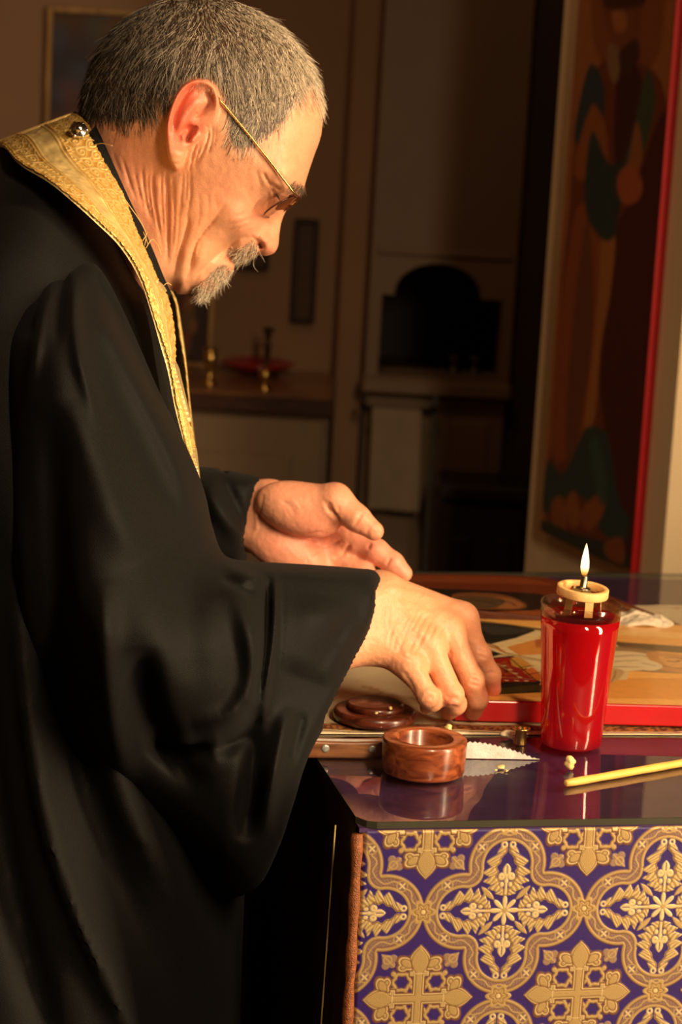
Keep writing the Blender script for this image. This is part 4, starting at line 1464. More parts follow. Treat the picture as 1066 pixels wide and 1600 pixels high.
# ---- cassock collar
col_in = [(150, 196), (162, 222), (180, 262), (200, 306), (222, 352), (240, 392), (256, 432), (268, 458)]
col_out = [(130, 215), (142, 245), (162, 290), (184, 335), (206, 380), (226, 420), (244, 460), (258, 486)]
P_, Q_, _ = ribbon(col_in, col_out, [.045, .057, .0655, .068, .066, .064, .060, .046], [.05, .06, .068, .07, .070, .068, .064, .052], 60, 8, .002)
n_ = len(P_)
P2 = P_.copy()
P2[:, 1] = 2 * YH - P2[:, 1]
mesh('collar', P_, Q_, BLACK, PERSON)
mesh('collar', P2, Q_[:, ::-1], BLACK, PERSON)

# ---- stole
GOLD = painted('gold_brocade', 0.36, 'metal', bump=0.2, bscale=1500, spec=0.5)
P_, Q_, C_ = ribbon(ST_IN, ST_OUT, ST_IZ, ST_OZ, 760, 110, .0022, stole_relief)
P2, Q2, C2 = ribbon(SF_IN, SF_OUT, [-z for z in ST_IZ], [-z for z in ST_OZ], 300, 50, .0022, stole_relief)
n_ = len(P_)
STOLE = mesh('stole', np.concatenate([P_, P2]), np.concatenate([Q_, Q2 + n_]), GOLD, PERSON, colour=np.concatenate([C_, C2]), attrs={'metal': np.full(n_ + len(P2), 0.35)})
tag(STOLE, 'gold brocade stole with scroll-patterned borders')
SILVER = plain('silver', (0.62, 0.58, 0.52), 0.22, 1.0, 0.1, 60)
b = MB()
bp_ = at(123, 203, YH - 0.062)
dirn = np.array([0.15, -0.85, 0.5])
dirn /= np.linalg.norm(dirn)
Rb = axes(dirn, (0, 0, 1))[:, [1, 2, 0]]
b.lathe([(0, -.001), (.0062, -.001), (.0068, .0005), (.0060, .0018), (.0035, .0024), (.0030, .0040), (.0018, .0052), (0, .0055)], bp_, 24, Rb)
for k in range(6):
    a = k * math.pi / 3
    b.lathe([(0, -.0012), (.0016, 0), (.0012, .0012), (0, .0018)], bp_ + Rb @ np.array([.0062 * math.cos(a), .0062 * math.sin(a), 0.0]), 10, Rb)
b.build('button', SILVER, STOLE)
# loose threads along the stole's inner edge
GOLDTHREAD = plain('gold_thread', (0.66, 0.46, 0.16), 0.4, 0.3, 0.1, 50)
for pts in ([(166, 256, .076), (182, 290, .083), (200, 318, .085), (218, 344, .083), (228, 364, .080), (226, 384, .082)], [(214, 388, .09), (222, 378, .095), (231, 362, .09)], [(224, 362, .088), (229, 375, .09), (231, 381, .088)],
            [(150, 226, .062), (160, 224, .068), (176, 228, .073)], [(228, 388, .085), (238, 374, .081), (248, 386, .076), (252, 400, .074)], [(218, 404, .088), (226, 394, .088)], [(180, 330, .093), (200, 324, .09)], [(246, 462, .075), (250, 448, .075)], [(256, 446, .074), (262, 442, .072), (268, 446, .07)]):
    b = MB()
    b.tube([at(x, y, YH - z) for x, y, z in catmull(pts, False, 4)], 0.00028, 5)
    b.build('loose_thread', GOLDTHREAD, STOLE)
# ================================================================ the altar table
TA = math.radians(12.5)
U3 = np.array([math.cos(TA), math.sin(TA), 0.0])
V3 = np.array([-math.sin(TA), math.cos(TA), 0.0])
TC = np.array([0.027, 1.634, 0.0])
TW_, TD = 1.0, 0.79
ROTT = np.stack([U3, V3, [0, 0, 1]], 1)


def tp(u, v, z=1.0):
    return TC + U3 * u + V3 * v + np.array([0, 0, z])


def tuv(P):
    d = np.asarray(P) - TC
    return d @ U3, d @ V3


DARKOAK = wood('dark_oak', srgb(50, 30, 18), srgb(84, 52, 30), 8, 0.45, 'Z')
table = empty('altar_table', tuple(tp(TW_ / 2, TD / 2, 0)), TA)
tag(table, 'wooden altar table hidden under a purple and gold cloth', 'table')
b = MB()
b.box(tp(TW_ / 2, TD / 2, .974), (TW_ - .012, TD - .012, .034), ROTT, .003)
b.build('tabletop', DARKOAK, table)
for u in (.05, TW_ - .05):
    for v in (.05, TD - .05):
        b = MB()
        b.box(tp(u, v, .4785), (.06, .06, .957), ROTT, .004)
        b.build('leg', DARKOAK, table)
for (u, v, a, c) in ((TW_ / 2, .05, TW_ - .16, .022), (TW_ / 2, TD - .05, TW_ - .16, .022), (.05, TD / 2, .022, TD - .16), (TW_ - .05, TD / 2, .022, TD - .16)):
    b = MB()
    b.box(tp(u, v, .91), (a, c, .09), ROTT, .003)
    b.build('apron', DARKOAK, table)


# ---- purple and gold brocade
def front_hit(px, py):
    d = rays(px, py)
    t = ((TC - CAM) @ V3) / (d @ V3)
    p = CAM + d * t
    return float((p - TC) @ U3), float(p[2])


q0, q1 = front_hit(786, 1420), front_hit(1033, 1419)
PU = q1[0] - q0[0]
PVR = abs(front_hit(486 / 2.027 + 540, 1270 + 840 / 2.027)[1] - q0[1]) / PU
QC = q0


def brocade(u, z):
    """Woven quatrefoils and fleur crosses: returns colour and raised height (0..1)."""
    x0, y0 = (u - QC[0]) / PU, (z - QC[1]) / PU
    x = x0 - np.round(x0)
    y = y0 - np.round(y0 / PVR) * PVR
    gold, tan, purple, light = srgb(184, 154, 100), srgb(108, 80, 84), srgb(44, 24, 92), srgb(216, 190, 136)
    col = np.zeros(u.shape + (3,)) + purple
    h = np.zeros(u.shape)
    e = 0.004

    def put(m, c, hh):
        nonlocal col, h
        m = np.clip(m, 0, 1)
        col = col * (1 - m[..., None]) + c * m[..., None]
        h = h * (1 - m) + hh * m

    def soft(d):
        return sstep(-e, e, d)
    ax, ay = np.abs(x), np.abs(y)
    # ----- quatrefoil band
    dR = .240 - np.hypot(ax - .262, ay)
    dT = .238 - np.hypot(ax, ay - PVR * .268)
    TY = PVR * .268
    jx = .238                                          # where the lobes meet
    J_ = np.hypot(ax - jx, ay - jx)
    fR = np.arctan2(ay, ax - .262) < math.atan2(jx, jx - .262)
    fT = np.arctan2(ax, ay - TY) < math.atan2(jx, jx - TY)
    ins_ = (dR > 0) | (dT > 0) | ((ax < jx) & (ay < jx))
    dQ = np.where(ins_, np.minimum(np.where(fR, np.abs(dR), J_), np.where(fT, np.abs(dT), J_)), np.maximum(dR, dT))
    band = soft(dQ)
    put(band, tan, .5)
    th = np.arctan2(y, x)
    run = np.where(ax > ay, np.arctan2(ay, ax - .262), np.arctan2(ay - PVR * .268, ax))
    put(band * (0.5 + 0.5 * np.cos(run * 60 + dQ * 260)) * sstep(.024, .034, dQ) * sstep(.074, .064, dQ) * .35, gold, .6)
    # scroll curls along the band
    for k in range(-5, 6):
        pass
    sc = .5 + .5 * np.cos(2 * math.pi * (dQ - .049) / .030 + 2.2 * np.sin(run * 11))
    put(soft(.014 - np.abs(dQ - .049)) * sstep(.62, .9, sc), gold, .8)
    rope = .5 + .5 * np.sin(run * 150 + dQ * 700)
    for lo, hi in ((0.0, .020), (.074, .094)):
        m = soft(dQ - lo) * soft(hi - dQ)
        put(m, gold * (0.78 + .3 * rope[..., None]), .85)
    for lo in (.0, .022, .072, .096):
        put(soft(.0030 - np.abs(dQ - lo)) * .8, srgb(110, 70, 40), .35)
    # roundels on the band
    for cx, cy, r in ((.165, PVR * .368, .036), (.362, .165, .036), (.262, .225, .0)):
        d = r - np.hypot(ax - cx, ay - cy)
        if r:
            put(soft(d), gold, .7)
            put(soft(d - .007), tan, .5)
            X1, Y1 = ax - cx, ay - cy
            put(soft(d - .010) * soft(.006 - np.minimum(np.abs(X1 + Y1), np.abs(X1 - Y1)) * .8), light, .9)
    # flowers where quatrefoils touch
    for cx, cy in ((.5, 0), (0, PVR * .5)):
        X1, Y1 = ax - cx, ay - cy
        r = np.hypot(X1, Y1)
        a = np.arctan2(Y1, X1)
        put(soft(.068 + .014 * np.cos(6 * a) - r), gold, .9)
        put(soft(.0035 - np.abs(r - .044 - .010 * np.cos(6 * a))), srgb(120, 80, 44), .4)
        put(soft(.004 - np.abs(np.sin(3 * a)) * r) * soft(.05 - r), srgb(120, 80, 44), .4)
        put(soft(.016 - r), light, 1)
        put(soft(.003 - np.abs(r - .018)), srgb(110, 70, 40), .4)
    # ----- inside: purple ground, leaves, fleurs, star
    inn = soft(dQ - .094)
    put(inn, purple, 0)
    for t, s, k in ((ax, y, 1.0), (ay / PVR * 1.0, x, 1.0)):
        sa = np.abs(s)
        tt = (t - .085) / .300
        ok = (tt > 0) & (tt < 1.0)
        tc = np.clip(tt, 1e-3, .999)
        so = .142 * np.sin(math.pi * tc ** .80) ** .70 + .012
        saw = np.mod(tc * 5.4 + sa * 9.0, 1.0)
        scal = np.where(saw < .78, saw / .78, (1 - saw) / .22)
        so = so * (.70 + .30 * scal)
        si = .060 * np.sin(math.pi * np.clip((tc - .10) / .74, 0, 1)) ** .8 * (.88 + .12 * np.cos(tc * 34)) + .006
        m = ok * soft(so - sa) * soft(sa - si) * inn
        vein = .5 + .5 * np.cos((sa - si) * 190 + tc * 92)
        put(m, gold * .62 + light * .55 * vein[..., None], .75 + .25 * vein)
        put(m * soft(.004 - np.abs(sa - si - .006)), srgb(118, 78, 42), .35)
        put(m * soft(.05 - np.abs(saw - .90)) * soft(sa - si - .034), purple, .2)
        # tip curl
        put(inn * soft(.020 - np.hypot(t - .380, sa - .026)), light, .9)
        put(inn * soft(.008 - np.hypot(t - .380, sa - .026)), purple, .3)
        # fleur inside the leaf ring
        f = soft(.013 - np.hypot((t - .170) * .9, s))
        f = np.maximum(f, soft(.0075 - sa) * (t > .09) * (t < .215))
        f = np.maximum(f, soft(.024 * (1 - ((t - .232) / .040) ** 2) - sa) * (np.abs(t - .232) < .04))
        f = np.maximum(f, soft(.010 - np.abs(np.hypot(t - .196, sa - .030) - .012)) * (t < .226))
        f = np.maximum(f, soft(.012 - np.hypot((t - .150) * .8, sa - .026)))
        put(f * inn, light, .9)
        put(inn * soft(.003 - sa) * (t > .21) * (t < .26), purple, .2)
    dg = (ax + ay) / 1.4142
    dp = np.abs(ax - ay) / 1.4142
    put(inn * soft(.016 * (1 - ((dg - .155) / .060) ** 2) - dp) * (np.abs(dg - .155) < .06), gold, .8)
    r = np.hypot(x, y)
    put(soft(.092 * np.abs(np.cos(4 * th)) ** .8 - r) * soft(r - .014) * (r < .1), light, 1)
    put(soft(.060 - r) * soft(.004 - np.abs(np.sin(4 * th + math.pi / 2)) * r * .25) * (r > .02) * .0, gold, .8)
    put(soft(.014 - r), gold, .9)
    # ----- small buds in the outer corners of the quatrefoil
    bx_, by_ = ax - .300, ay - .300 * PVR / 1.1
    bd, bp = (bx_ + by_) / 1.4142, (bx_ - by_) / 1.4142
    bud = np.maximum(soft(.040 - np.abs(bp) - np.abs(bd) * .75), np.maximum(soft(.024 - np.hypot(np.abs(bp) - .032, bd - .018)), soft(.020 - np.hypot(bp, bd - .042))))
    bud = bud * (1 - band)
    put(bud, tan * .75 + gold * .35, .6)
    put(bud * soft(.004 - np.abs(np.hypot(bp, bd) - .024)), gold, .85)
    put(bud * soft(.004 - np.abs(bp)), gold, .85)
    # ----- fleur crosses half way between
    cx = x0 - .5 - np.round(x0 - .5)
    cyy = (y0 / PVR - .5 - np.round(y0 / PVR - .5)) * PVR
    fre = 1 - band
    A, B = np.abs(cx), np.abs(cyy)
    out = np.zeros(u.shape) - 1
    shape = np.minimum(.030 - np.minimum(A, B), .20 - np.maximum(A, B))

    def ell(px_, py_, cx_, cy_, ra, rb, deg):
        c_, s_ = math.cos(math.radians(deg)), math.sin(math.radians(deg))
        X_, Y_ = (px_ - cx_) * c_ + (py_ - cy_) * s_, -(px_ - cx_) * s_ + (py_ - cy_) * c_
        return (1 - np.hypot(X_ / ra, Y_ / rb)) * min(ra, rb)
    for t, s in ((A, B), (B, A)):
        shape = np.maximum(shape, np.where(np.abs(t - .250) < .088, .062 * np.clip(1 - ((t - .235) / .098) ** 2, 0, 1) ** 1.1 - s, -1))
        shape = np.maximum(shape, ell(t, s, .222, .080, .034, .056, -28))
        shape = np.maximum(shape, ell(t, s, .196, .104, .022, .028, 0))
        shape = np.maximum(shape, np.minimum(.056 - s, .013 - np.abs(t - .158)))
    put(fre * soft(shape + .011), srgb(104, 66, 40), .35)
    rib = .5 + .5 * np.cos((cx + cyy) * 420)
    put(fre * soft(shape), gold * (.86 + .16 * rib[..., None]), .9)
    put(fre * soft(shape) * soft(.006 - shape), light, 1)
    put(fre * soft(shape - .006) * soft(.0035 - np.abs(shape - .008)), srgb(104, 66, 40), .4)
    for t, s in ((A, B), (B, A)):
        put(fre * soft(.0035 - np.abs(s - .048 - (t - .2) * .25)) * (t > .178) * (t < .275), srgb(104, 66, 40), .4)
        put(fre * soft(.003 - np.abs(t - .158)) * (s < .05), light, 1)
    # a ring of thorny stems between the arms
    rg = np.hypot(A - .105, B - .105)
    an = np.arctan2(B - .105, A - .105)
    vine = .0085 - np.abs(rg - .052 - .004 * np.cos(6 * an))
    vine = np.maximum(vine, .016 - np.hypot(np.abs(A - B) * .8, (A + B) / 1.4142 - .222))
    for a0 in (0.0, 1.5708, .7854, -0.7, 2.27, 3.6, 4.3):
        tx, ty = .105 + .066 * math.cos(a0), .105 + .066 * math.sin(a0)
        vine = np.maximum(vine, ell(A, B, tx, ty, .020, .0085, math.degrees(a0) + 25))
    vine = np.where((shape > -.010), -1, vine)
    put(fre * soft(vine + .006), srgb(104, 66, 40), .35)
    put(fre * soft(vine), gold, .8)
    return col, h


def lines(a, b, fine_end, fs, cs):
    f = np.arange(a, fine_end, fs)
    c = np.arange(fine_end, b, cs)
    return np.concatenate([f, c, [b]])


CLOTHF = painted('brocade', 0.42, 'metal', bump=0.25, bscale=2200, spec=0.4)
cu = lines(0.0, TW_ + .002, 0.315, 0.00052, 0.004)
cz = lines(0.0, 0.986, 0.20, 0.00052, 0.007)                   # measured down from the edge
Uc, Zc = np.meshgrid(cu, cz, indexing='ij')
Zw = .9945 - Zc
cc = np.zeros(Uc.shape + (3,))
hh = np.zeros(Uc.shape)
for du in (-.25, .25):
    for dz in (-.25, .25):
        c_, h_ = brocade(Uc + du * .00052, Zw + dz * .00052)
        cc += c_ / 4
        hh += h_ / 4
weave = .06 * np.sin(Uc * 2 * math.pi / .0011) * np.sin(Zw * 2 * math.pi / .0011)
cc *= (1 + weave)[..., None]
metal = np.clip((cc[..., 0] - .08) / .3, 0, 1) * .45
wave = .0015 * np.sin(Uc * 17 + .4) * np.clip(Zc * 3, 0, 1)
bend = .004 * np.clip(1 - Zc / .004, 0, 1) ** 2
Vf = -.0030 - hh * .00035 - wave + bend
edge = np.clip(1 - Uc / .004, 0, 1) ** 2 * .004
Pf = TC + Uc[..., None] * U3 + (Vf + edge)[..., None] * V3 + np.stack([0 * Uc, 0 * Uc, Zw], -1)
cloth = empty('altar_cloth', tuple(tp(TW_ / 2, 0, 0)), TA)
tag(cloth, 'purple altar cloth woven with gold quatrefoils and crosses, hanging to the floor', 'tablecloth')
mesh('front_panel', Pf.reshape(-1, 3), grid_faces(len(cu), len(cz)), CLOTHF, cloth, colour=cc.reshape(-1, 3), attrs={'metal': metal.ravel()})
PURPLE = plain('purple_silk', srgb(70, 42, 88), 0.5, noise=0.3, scale=40, bump=0.1)
b = MB()
b.box(tp(TW_ / 2, TD / 2, .9928), (TW_ + .004, TD + .004, .0032), ROTT)
b.build('top_panel', PURPLE, cloth)
# the side panel hangs in folds along the left
n1, n2 = 160, 30
Us, Zs = np.meshgrid(np.linspace(.004, TD, n1), np.linspace(0, .986, n2), indexing='ij')
outw = -.003 - (.004 + .010 * Zs) * (0.5 + 0.5 * np.sin(Us * 42 + .5 * np.sin(Us * 13))) * np.clip(Zs * 5, 0, 1)
Ps = TC + outw[..., None] * U3 + Us[..., None] * V3 + np.stack([0 * Us, 0 * Us, .9945 - Zs], -1)
c1, h1 = brocade(Us[..., :] * 1.0, .9945 - Zs)
SIDE = plain('side_lining', srgb(66, 34, 26), 0.6, noise=0.45, scale=36, bump=0.2)
o = mesh('side_panel', Ps.reshape(-1, 3), grid_faces(n1, n2)[:, ::-1], SIDE, cloth)
ORANGE = plain('orange_braid', srgb(130, 72, 32), 0.5, noise=0.4, scale=300, bump=0.6, bscale=900)
b = MB()
b.tube([tp(-.004, -.0015, z) + U3 * .0015 * math.sin(z * 9) for z in np.linspace(.990, .012, 80)], [.0042 + .0007 * math.sin(k * 1.9) for k in range(80)], 8)
b.build('braid_edge', ORANGE, cloth)
b = MB()
b.tube([tp(-.012 - .010 * (1 - z), .030 + .02 * (1 - z), z) for z in np.linspace(.986, .02, 30)], .0007, 6)
b.build('gold_cord', GOLDTHREAD, cloth)
for (nm, u0, v0, u1, v1) in (('side_panel', TW_ + .003, 0.0, TW_ + .003, TD), ('back_panel', 0.0, TD + .003, TW_, TD + .003)):
    n1, n2 = 60, 12
    T1, Zs = np.meshgrid(np.linspace(0, 1, n1), np.linspace(0, .986, n2), indexing='ij')
    base = TC + (u0 + (u1 - u0) * T1)[..., None] * U3 + (v0 + (v1 - v0) * T1)[..., None] * V3
    nn = U3 if u0 == u1 else V3
    base = base + ((.004 + .008 * Zs) * (.5 + .5 * np.sin(T1 * 34)))[..., None] * nn + np.stack([0 * T1, 0 * T1, .9945 - Zs], -1)
    mesh(nm, base.reshape(-1, 3), grid_faces(n1, n2), PURPLE, cloth)

# ---- glass sheet on top
m, nt, bs = material('sheet_glass')
nt.nodes.remove(bs)
outn = [n for n in nt.nodes if n.type == 'OUTPUT_MATERIAL'][0]
tr_ = nd(nt, 'ShaderNodeBsdfTransparent')
tr_.inputs[0].default_value = (0.80, 0.82, 0.78, 1)
gl = nd(nt, 'ShaderNodeBsdfGlossy', Roughness=0.015)
fr = fresnel(nt, 1.75)
mx = nd(nt, 'ShaderNodeMixShader')
nt.links.new(fr.outputs[0], mx.inputs[0])
nt.links.new(tr_.outputs[0], mx.inputs[1])
nt.links.new(gl.outputs[0], mx.inputs[2])
nt.links.new(mx.outputs[0], outn.inputs[0])
SHEET = m
EDGEG = plain('glass_edge', srgb(58, 56, 44), 0.35, noise=0.1, spec=0.6)
sheet = empty('glass_sheet', tuple(tp(TW_ / 2, TD / 2, .9946)), TA)
tag(sheet, 'clear glass sheet lying over the cloth on top of the altar table', 'glass sheet')
cr_ = .006
loop = [(.003, -.002), (.010, -.0050), (TW_ + .004, -.0050), (TW_ + .006, -.004), (TW_ + .006, TD + .004), (TW_ + .004, TD + .006), (-.002, TD + .006), (-.003, TD + .004), (-.003, .008)]
n_ = len(loop)
vt = [tp(u, v, 1.0) for u, v in loop]
mesh('pane', np.array(vt), [tuple(range(n_))], SHEET, sheet, smooth=False)
vv = [tp(u, v, z) for z in (.9950, .9996) for u, v in loop] + [tp(u, v, .99985) for u, v in [(min(max(u, -.0020), TW_ + .0045), min(max(v, -.0038), TD + .0045)) for u, v in loop]]
fv = [(i, (i + 1) % n_, n_ + (i + 1) % n_, n_ + i) for i in range(n_)] + [(n_ + i, n_ + (i + 1) % n_, 2 * n_ + (i + 1) % n_, 2 * n_ + i) for i in range(n_)]
mesh('polished_edge', np.array(vv), fv, EDGEG, sheet, smooth=False)
# ================================================================ things on the table
ZT = 1.0003


def place(px, py, z=ZT):
    return at_z(px, py, z)


# ---- runner: a cloth laid under the icon
r0, r1 = place(484, 1147), place(1110, 1149)
ru = (r1 - r0) / np.linalg.norm(r1 - r0)
rv = np.array([-ru[1], ru[0], 0])
RL, RD = .62, .44
n1, n2 = 260, 170
A_, B_ = np.meshgrid(np.linspace(0, RL, n1), np.linspace(0, RD, n2), indexing='ij')
zr = .0022 + .0010 * vnoise(A_ * 1000, B_ * 1000, 60, 5) + .0006 * vnoise(A_ * 1000, B_ * 1000, 17, 6)
zr = np.maximum(zr, .0016)
Pr = r0 + A_[..., None] * ru + B_[..., None] * rv
Pr[..., 2] = ZT + zr
cream, brown, goldc = srgb(206, 184, 146), srgb(74, 34, 20), srgb(158, 96, 40)
cr = np.zeros(A_.shape + (3,)) + cream
spots = sstep(.52, .66, vnoise(A_ * 1000, B_ * 1000, 11, 8) * .6 + vnoise(A_ * 1000, B_ * 1000, 4.5, 9) * .5)
cr = cr * (1 - .5 * spots[..., None]) + goldc * .5 * spots[..., None]
bord = sstep(.0215, .0205, B_) * sstep(.0028, .0034, B_)
cr = cr * (1 - bord[..., None]) + brown * bord[..., None]
orn = bord * sstep(.30, .55, spirals(A_ + .002, B_ - .003, .0085))
cr = cr * (1 - orn[..., None]) + goldc * orn[..., None]
top = Pr.reshape(-1, 3)
bot = top.copy()
bot[:, 2] = ZT + .0002
nn = len(top)
rim = np.concatenate([np.arange(n2), np.arange(1, n1) * n2 + n2 - 1, (n1 - 1) * n2 + np.arange(n2 - 2, -1, -1), np.arange(n1 - 2, 0, -1) * n2])
r2 = np.roll(rim, -1)
Qr = grid_faces(n1, n2)
Qa = np.concatenate([Qr, Qr[:, ::-1] + nn, np.stack([rim, r2, r2 + nn, rim + nn], 1)[:, ::-1]])
run = mesh('table_runner', np.concatenate([top, bot]), Qa, painted('runner_cloth', 0.7, bump=0.3, bscale=900), colour=np.concatenate([cr.reshape(-1, 3), np.tile(cream, (nn, 1))]))
tag(run, 'cream cloth with dark brown and gold border lying on the glass under the icon', 'cloth')
ZR = ZT + .0036


# ---- icons
def board(name, corners, thick, z0, label, side_mat, areas, n, category='icon', strips=()):
    """A painted wooden board: corners (world x,y) anticlockwise, painted areas traced as pixels."""
    t = empty(name, (float(np.mean([c[0] for c in corners])), float(np.mean([c[1] for c in corners])), z0))
    tag(t, label, category)
    b = MB()
    b.prism([(c[0], c[1], z0) for c in corners], (0, 0, thick))
    b.build('panel', side_mat, t, 0.0012)
    c = np.array([p[:2] for p in corners])
    zt2 = z0 + thick + .0003
    u = (c[1] - c[0]) / np.linalg.norm(c[1] - c[0])
    w = np.array([-u[1], u[0]])
    ext = (c - c[0]) @ np.stack([u, w], 1)
    lo, hi = ext.min(0) + .0012, ext.max(0) - .0012
    A, B = np.meshgrid(np.linspace(lo[0], hi[0], n[0]), np.linspace(lo[1], hi[1], n[1]), indexing='ij')
    XY = c[0] + A[..., None] * u + B[..., None] * w
    col = np.zeros(A.shape + (3,))
    e = .0007
    hrel = np.zeros(A.shape)
    for rgb, poly, *k in areas:
        q = at_z([p[0] for p in poly], [p[1] for p in poly], zt2)[:, :2]
        if k and k[0] == 'line':
            q = catmull(q, False, 4)
            d = k[1] - seg_dist(XY[..., 0], XY[..., 1], q)[0]
        else:
            if k and k[0] == 'soft':
                q = catmull(q, True, 4)
            d = poly_sdf(XY[..., 0], XY[..., 1], q)
        ee = k[2] if k and len(k) > 2 else e
        m = sstep(-ee, ee, d)[..., None]
        col = col * (1 - m) + srgb(*rgb) * m
    ins = inside(XY[..., 0], XY[..., 1], c.tolist()) if len(corners) > 4 else np.ones(A.shape, bool)
    P = np.concatenate([XY, np.full(A.shape + (1,), zt2)], -1).reshape(-1, 3)
    Q = grid_faces(*n)
    keep = ins.ravel()[Q].all(1)
    mesh('painting', P, Q[keep], painted(name + '_paint', 0.28, bscale=140, coat=0.15), t, colour=col.reshape(-1, 3))
    return t


ZI = ZR
TI = .0175
f0 = at_z(724, 1094, ZI + TI)
f1 = at_z(1066, 1103.5, ZI + TI)
iu = (f1 - f0) / np.linalg.norm(f1 - f0)
iv = np.array([-iu[1], iu[0], 0])
g0 = at_z(745, 967, ZI + TI)
IDP = float((g0 - f0) @ iv)
f0 = f0 - iu * 0.006
c4 = [f0, f0 + iu * .46, f0 + iu * .46 + iv * IDP, f0 + iv * IDP]
REDSIDE = plain('red_side', srgb(178, 16, 20), 0.35, noise=0.08, scale=30, coat=0.2)
FRONT_AREAS = [
    ((228, 164, 84), [(300, 700), (1900, 700), (1900, 1400), (300, 1400)]),
    ((212, 142, 64), [(700, 1060), (1400, 1066), (1400, 1092), (700, 1086)], 'soft', .006), ((234, 182, 106), [(740, 974), (1400, 1006), (1400, 1014), (740, 980)], 'soft', .003),
    ((96, 74, 46), [(730, 968), (860, 984), (970, 1003), (1400, 1030), (1400, 1040), (966, 1012), (858, 998), (740, 980)], 'soft', .002),
    # vestments
    ((206, 178, 128), [(700, 990), (838, 984), (960, 1004), (990, 1030), (980, 1062), (900, 1062), (852, 1070), (700, 1040)]),
    ((34, 30, 26), [(690, 972), (752, 973), (800, 977), (838, 985), (806, 997), (768, 1006), (740, 1008), (700, 1000)]), ((54, 50, 44), [(752, 976), (800, 980), (828, 986), (770, 992)], 'soft', .002),
    ((214, 188, 138), [(758, 1010), (806, 998), (840, 986), (850, 990), (848, 1006), (800, 1020), (760, 1022)]),
    ((198, 128, 60), [(790, 1010), (845, 994), (852, 1000), (852, 1022), (812, 1024)]), ((212, 182, 130), [(762, 1010), (830, 992), (846, 997), (788, 1012)]), ((168, 92, 46), [(836, 1000), (852, 998), (852, 1010), (838, 1012)]),
    ((120, 76, 36), [(752, 1002), (776, 1010), (790, 1020), (850, 1032)], 'line', .0012), ((176, 108, 50), [(752, 1006), (774, 1012), (786, 1018)], 'line', .0022),
    ((36, 32, 26), [(755, 1012), (786, 1022), (770, 1026), (755, 1026)]), ((122, 92, 54), [(780, 1022), (850, 1034)], 'line', .0009),
    # book
    ((28, 24, 18), [(745, 1067), (843, 1068), (846, 1082), (760, 1086), (745, 1086)]), ((58, 44, 20), [(764, 1078), (843, 1070), (845, 1078), (770, 1085)], 'soft', .0015),
    ((30, 18, 12), [(757, 1029), (802, 1024.5), (846, 1066), (843, 1070), (757, 1068)]), ((142, 26, 20), [(757, 1031), (800, 1026.5), (841, 1065), (757, 1066)]), ((188, 132, 56), [(797, 1028), (812, 1026), (832, 1040), (818, 1046), (800, 1040)]),
    ((194, 100, 44), [(816, 1049), (832, 1042), (846, 1054), (846, 1062), (838, 1064)]), ((34, 20, 12), [(797, 1028), (841, 1066)], 'line', .0007), ((34, 20, 12), [(812, 1043), (834, 1040)], 'line', .0007), ((34, 20, 12), [(824, 1054), (846, 1050)], 'line', .0007),
    ((150, 60, 26), [(776, 1038), (790, 1032), (806, 1052), (790, 1056)]), ((96, 24, 16), [(782, 1040), (788, 1037), (797, 1050), (790, 1052)]),
    ((200, 160, 96), [(776, 1036), (812, 1058)], 'line', .0004), ((200, 160, 96), [(760, 1057), (834, 1061)], 'line', .0004),
] + [((232, 208, 160), [(x, y), (x + 3.2, y + .25)], 'line', .0011) for x, y in ((768, 1040), (786, 1040), (796, 1046), (804, 1052), (811, 1058), (790, 1063), (806, 1063.4), (821, 1063.6), (774, 1063))] + [
    # omophorion folds, beard and face beyond the glass
    ((150, 118, 78), [(940, 1012), (1010, 1014), (1066, 1030), (1120, 1036), (1120, 1052), (1010, 1050), (962, 1040)], 'soft', .002),
    ((214, 190, 146), [(950, 1020), (985, 1018), (1030, 1026), (1040, 1036), (1010, 1046), (970, 1048), (945, 1040)], 'soft', .002),
    ((120, 96, 66), [(960, 1026), (1000, 1024), (1034, 1032)], 'line', .0010), ((126, 100, 68), [(958, 1034), (1000, 1032), (1030, 1038)], 'line', .0008), ((130, 100, 66), [(950, 1042), (990, 1042), (1020, 1044)], 'line', .0010),
    ((186, 150, 100), [(948, 1044), (975, 1048), (968, 1060), (952, 1068), (944, 1062)], 'soft', .001), ((150, 112, 66), [(962, 1048), (960, 1058), (952, 1068)], 'line', .0008),
    ((188, 132, 76), [(1010, 1020), (1040, 1020), (1080, 1026), (1120, 1036), (1100, 1050), (1050, 1050), (1024, 1040)], 'soft', .002), ((206, 152, 92), [(1030, 1026), (1070, 1030), (1080, 1040), (1050, 1044)], 'soft', .002),
    ((92, 60, 34), [(1040, 1028), (1058, 1028), (1072, 1032)], 'line', .0009), ((86, 54, 30), [(1044, 1033), (1056, 1034), (1062, 1032)], 'line', .0011), ((100, 62, 36), [(1036, 1040), (1060, 1044), (1090, 1044)], 'line', .0009), ((214, 192, 150), [(1000, 1030), (1024, 1034), (1036, 1042), (1020, 1048), (1000, 1044)], 'soft', .0015),
    ((120, 92, 60), [(1004, 1036), (1024, 1040)], 'line', .0007), ((112, 84, 52), [(976, 1012), (1020, 1016), (1066, 1020), (1140, 1026)], 'line', .0016),
]
board('table_icon', c4, TI, ZI, 'gold-ground icon of a robed bishop holding a red book, lying under the priest\'s hand', REDSIDE, FRONT_AREAS, (760, 360))

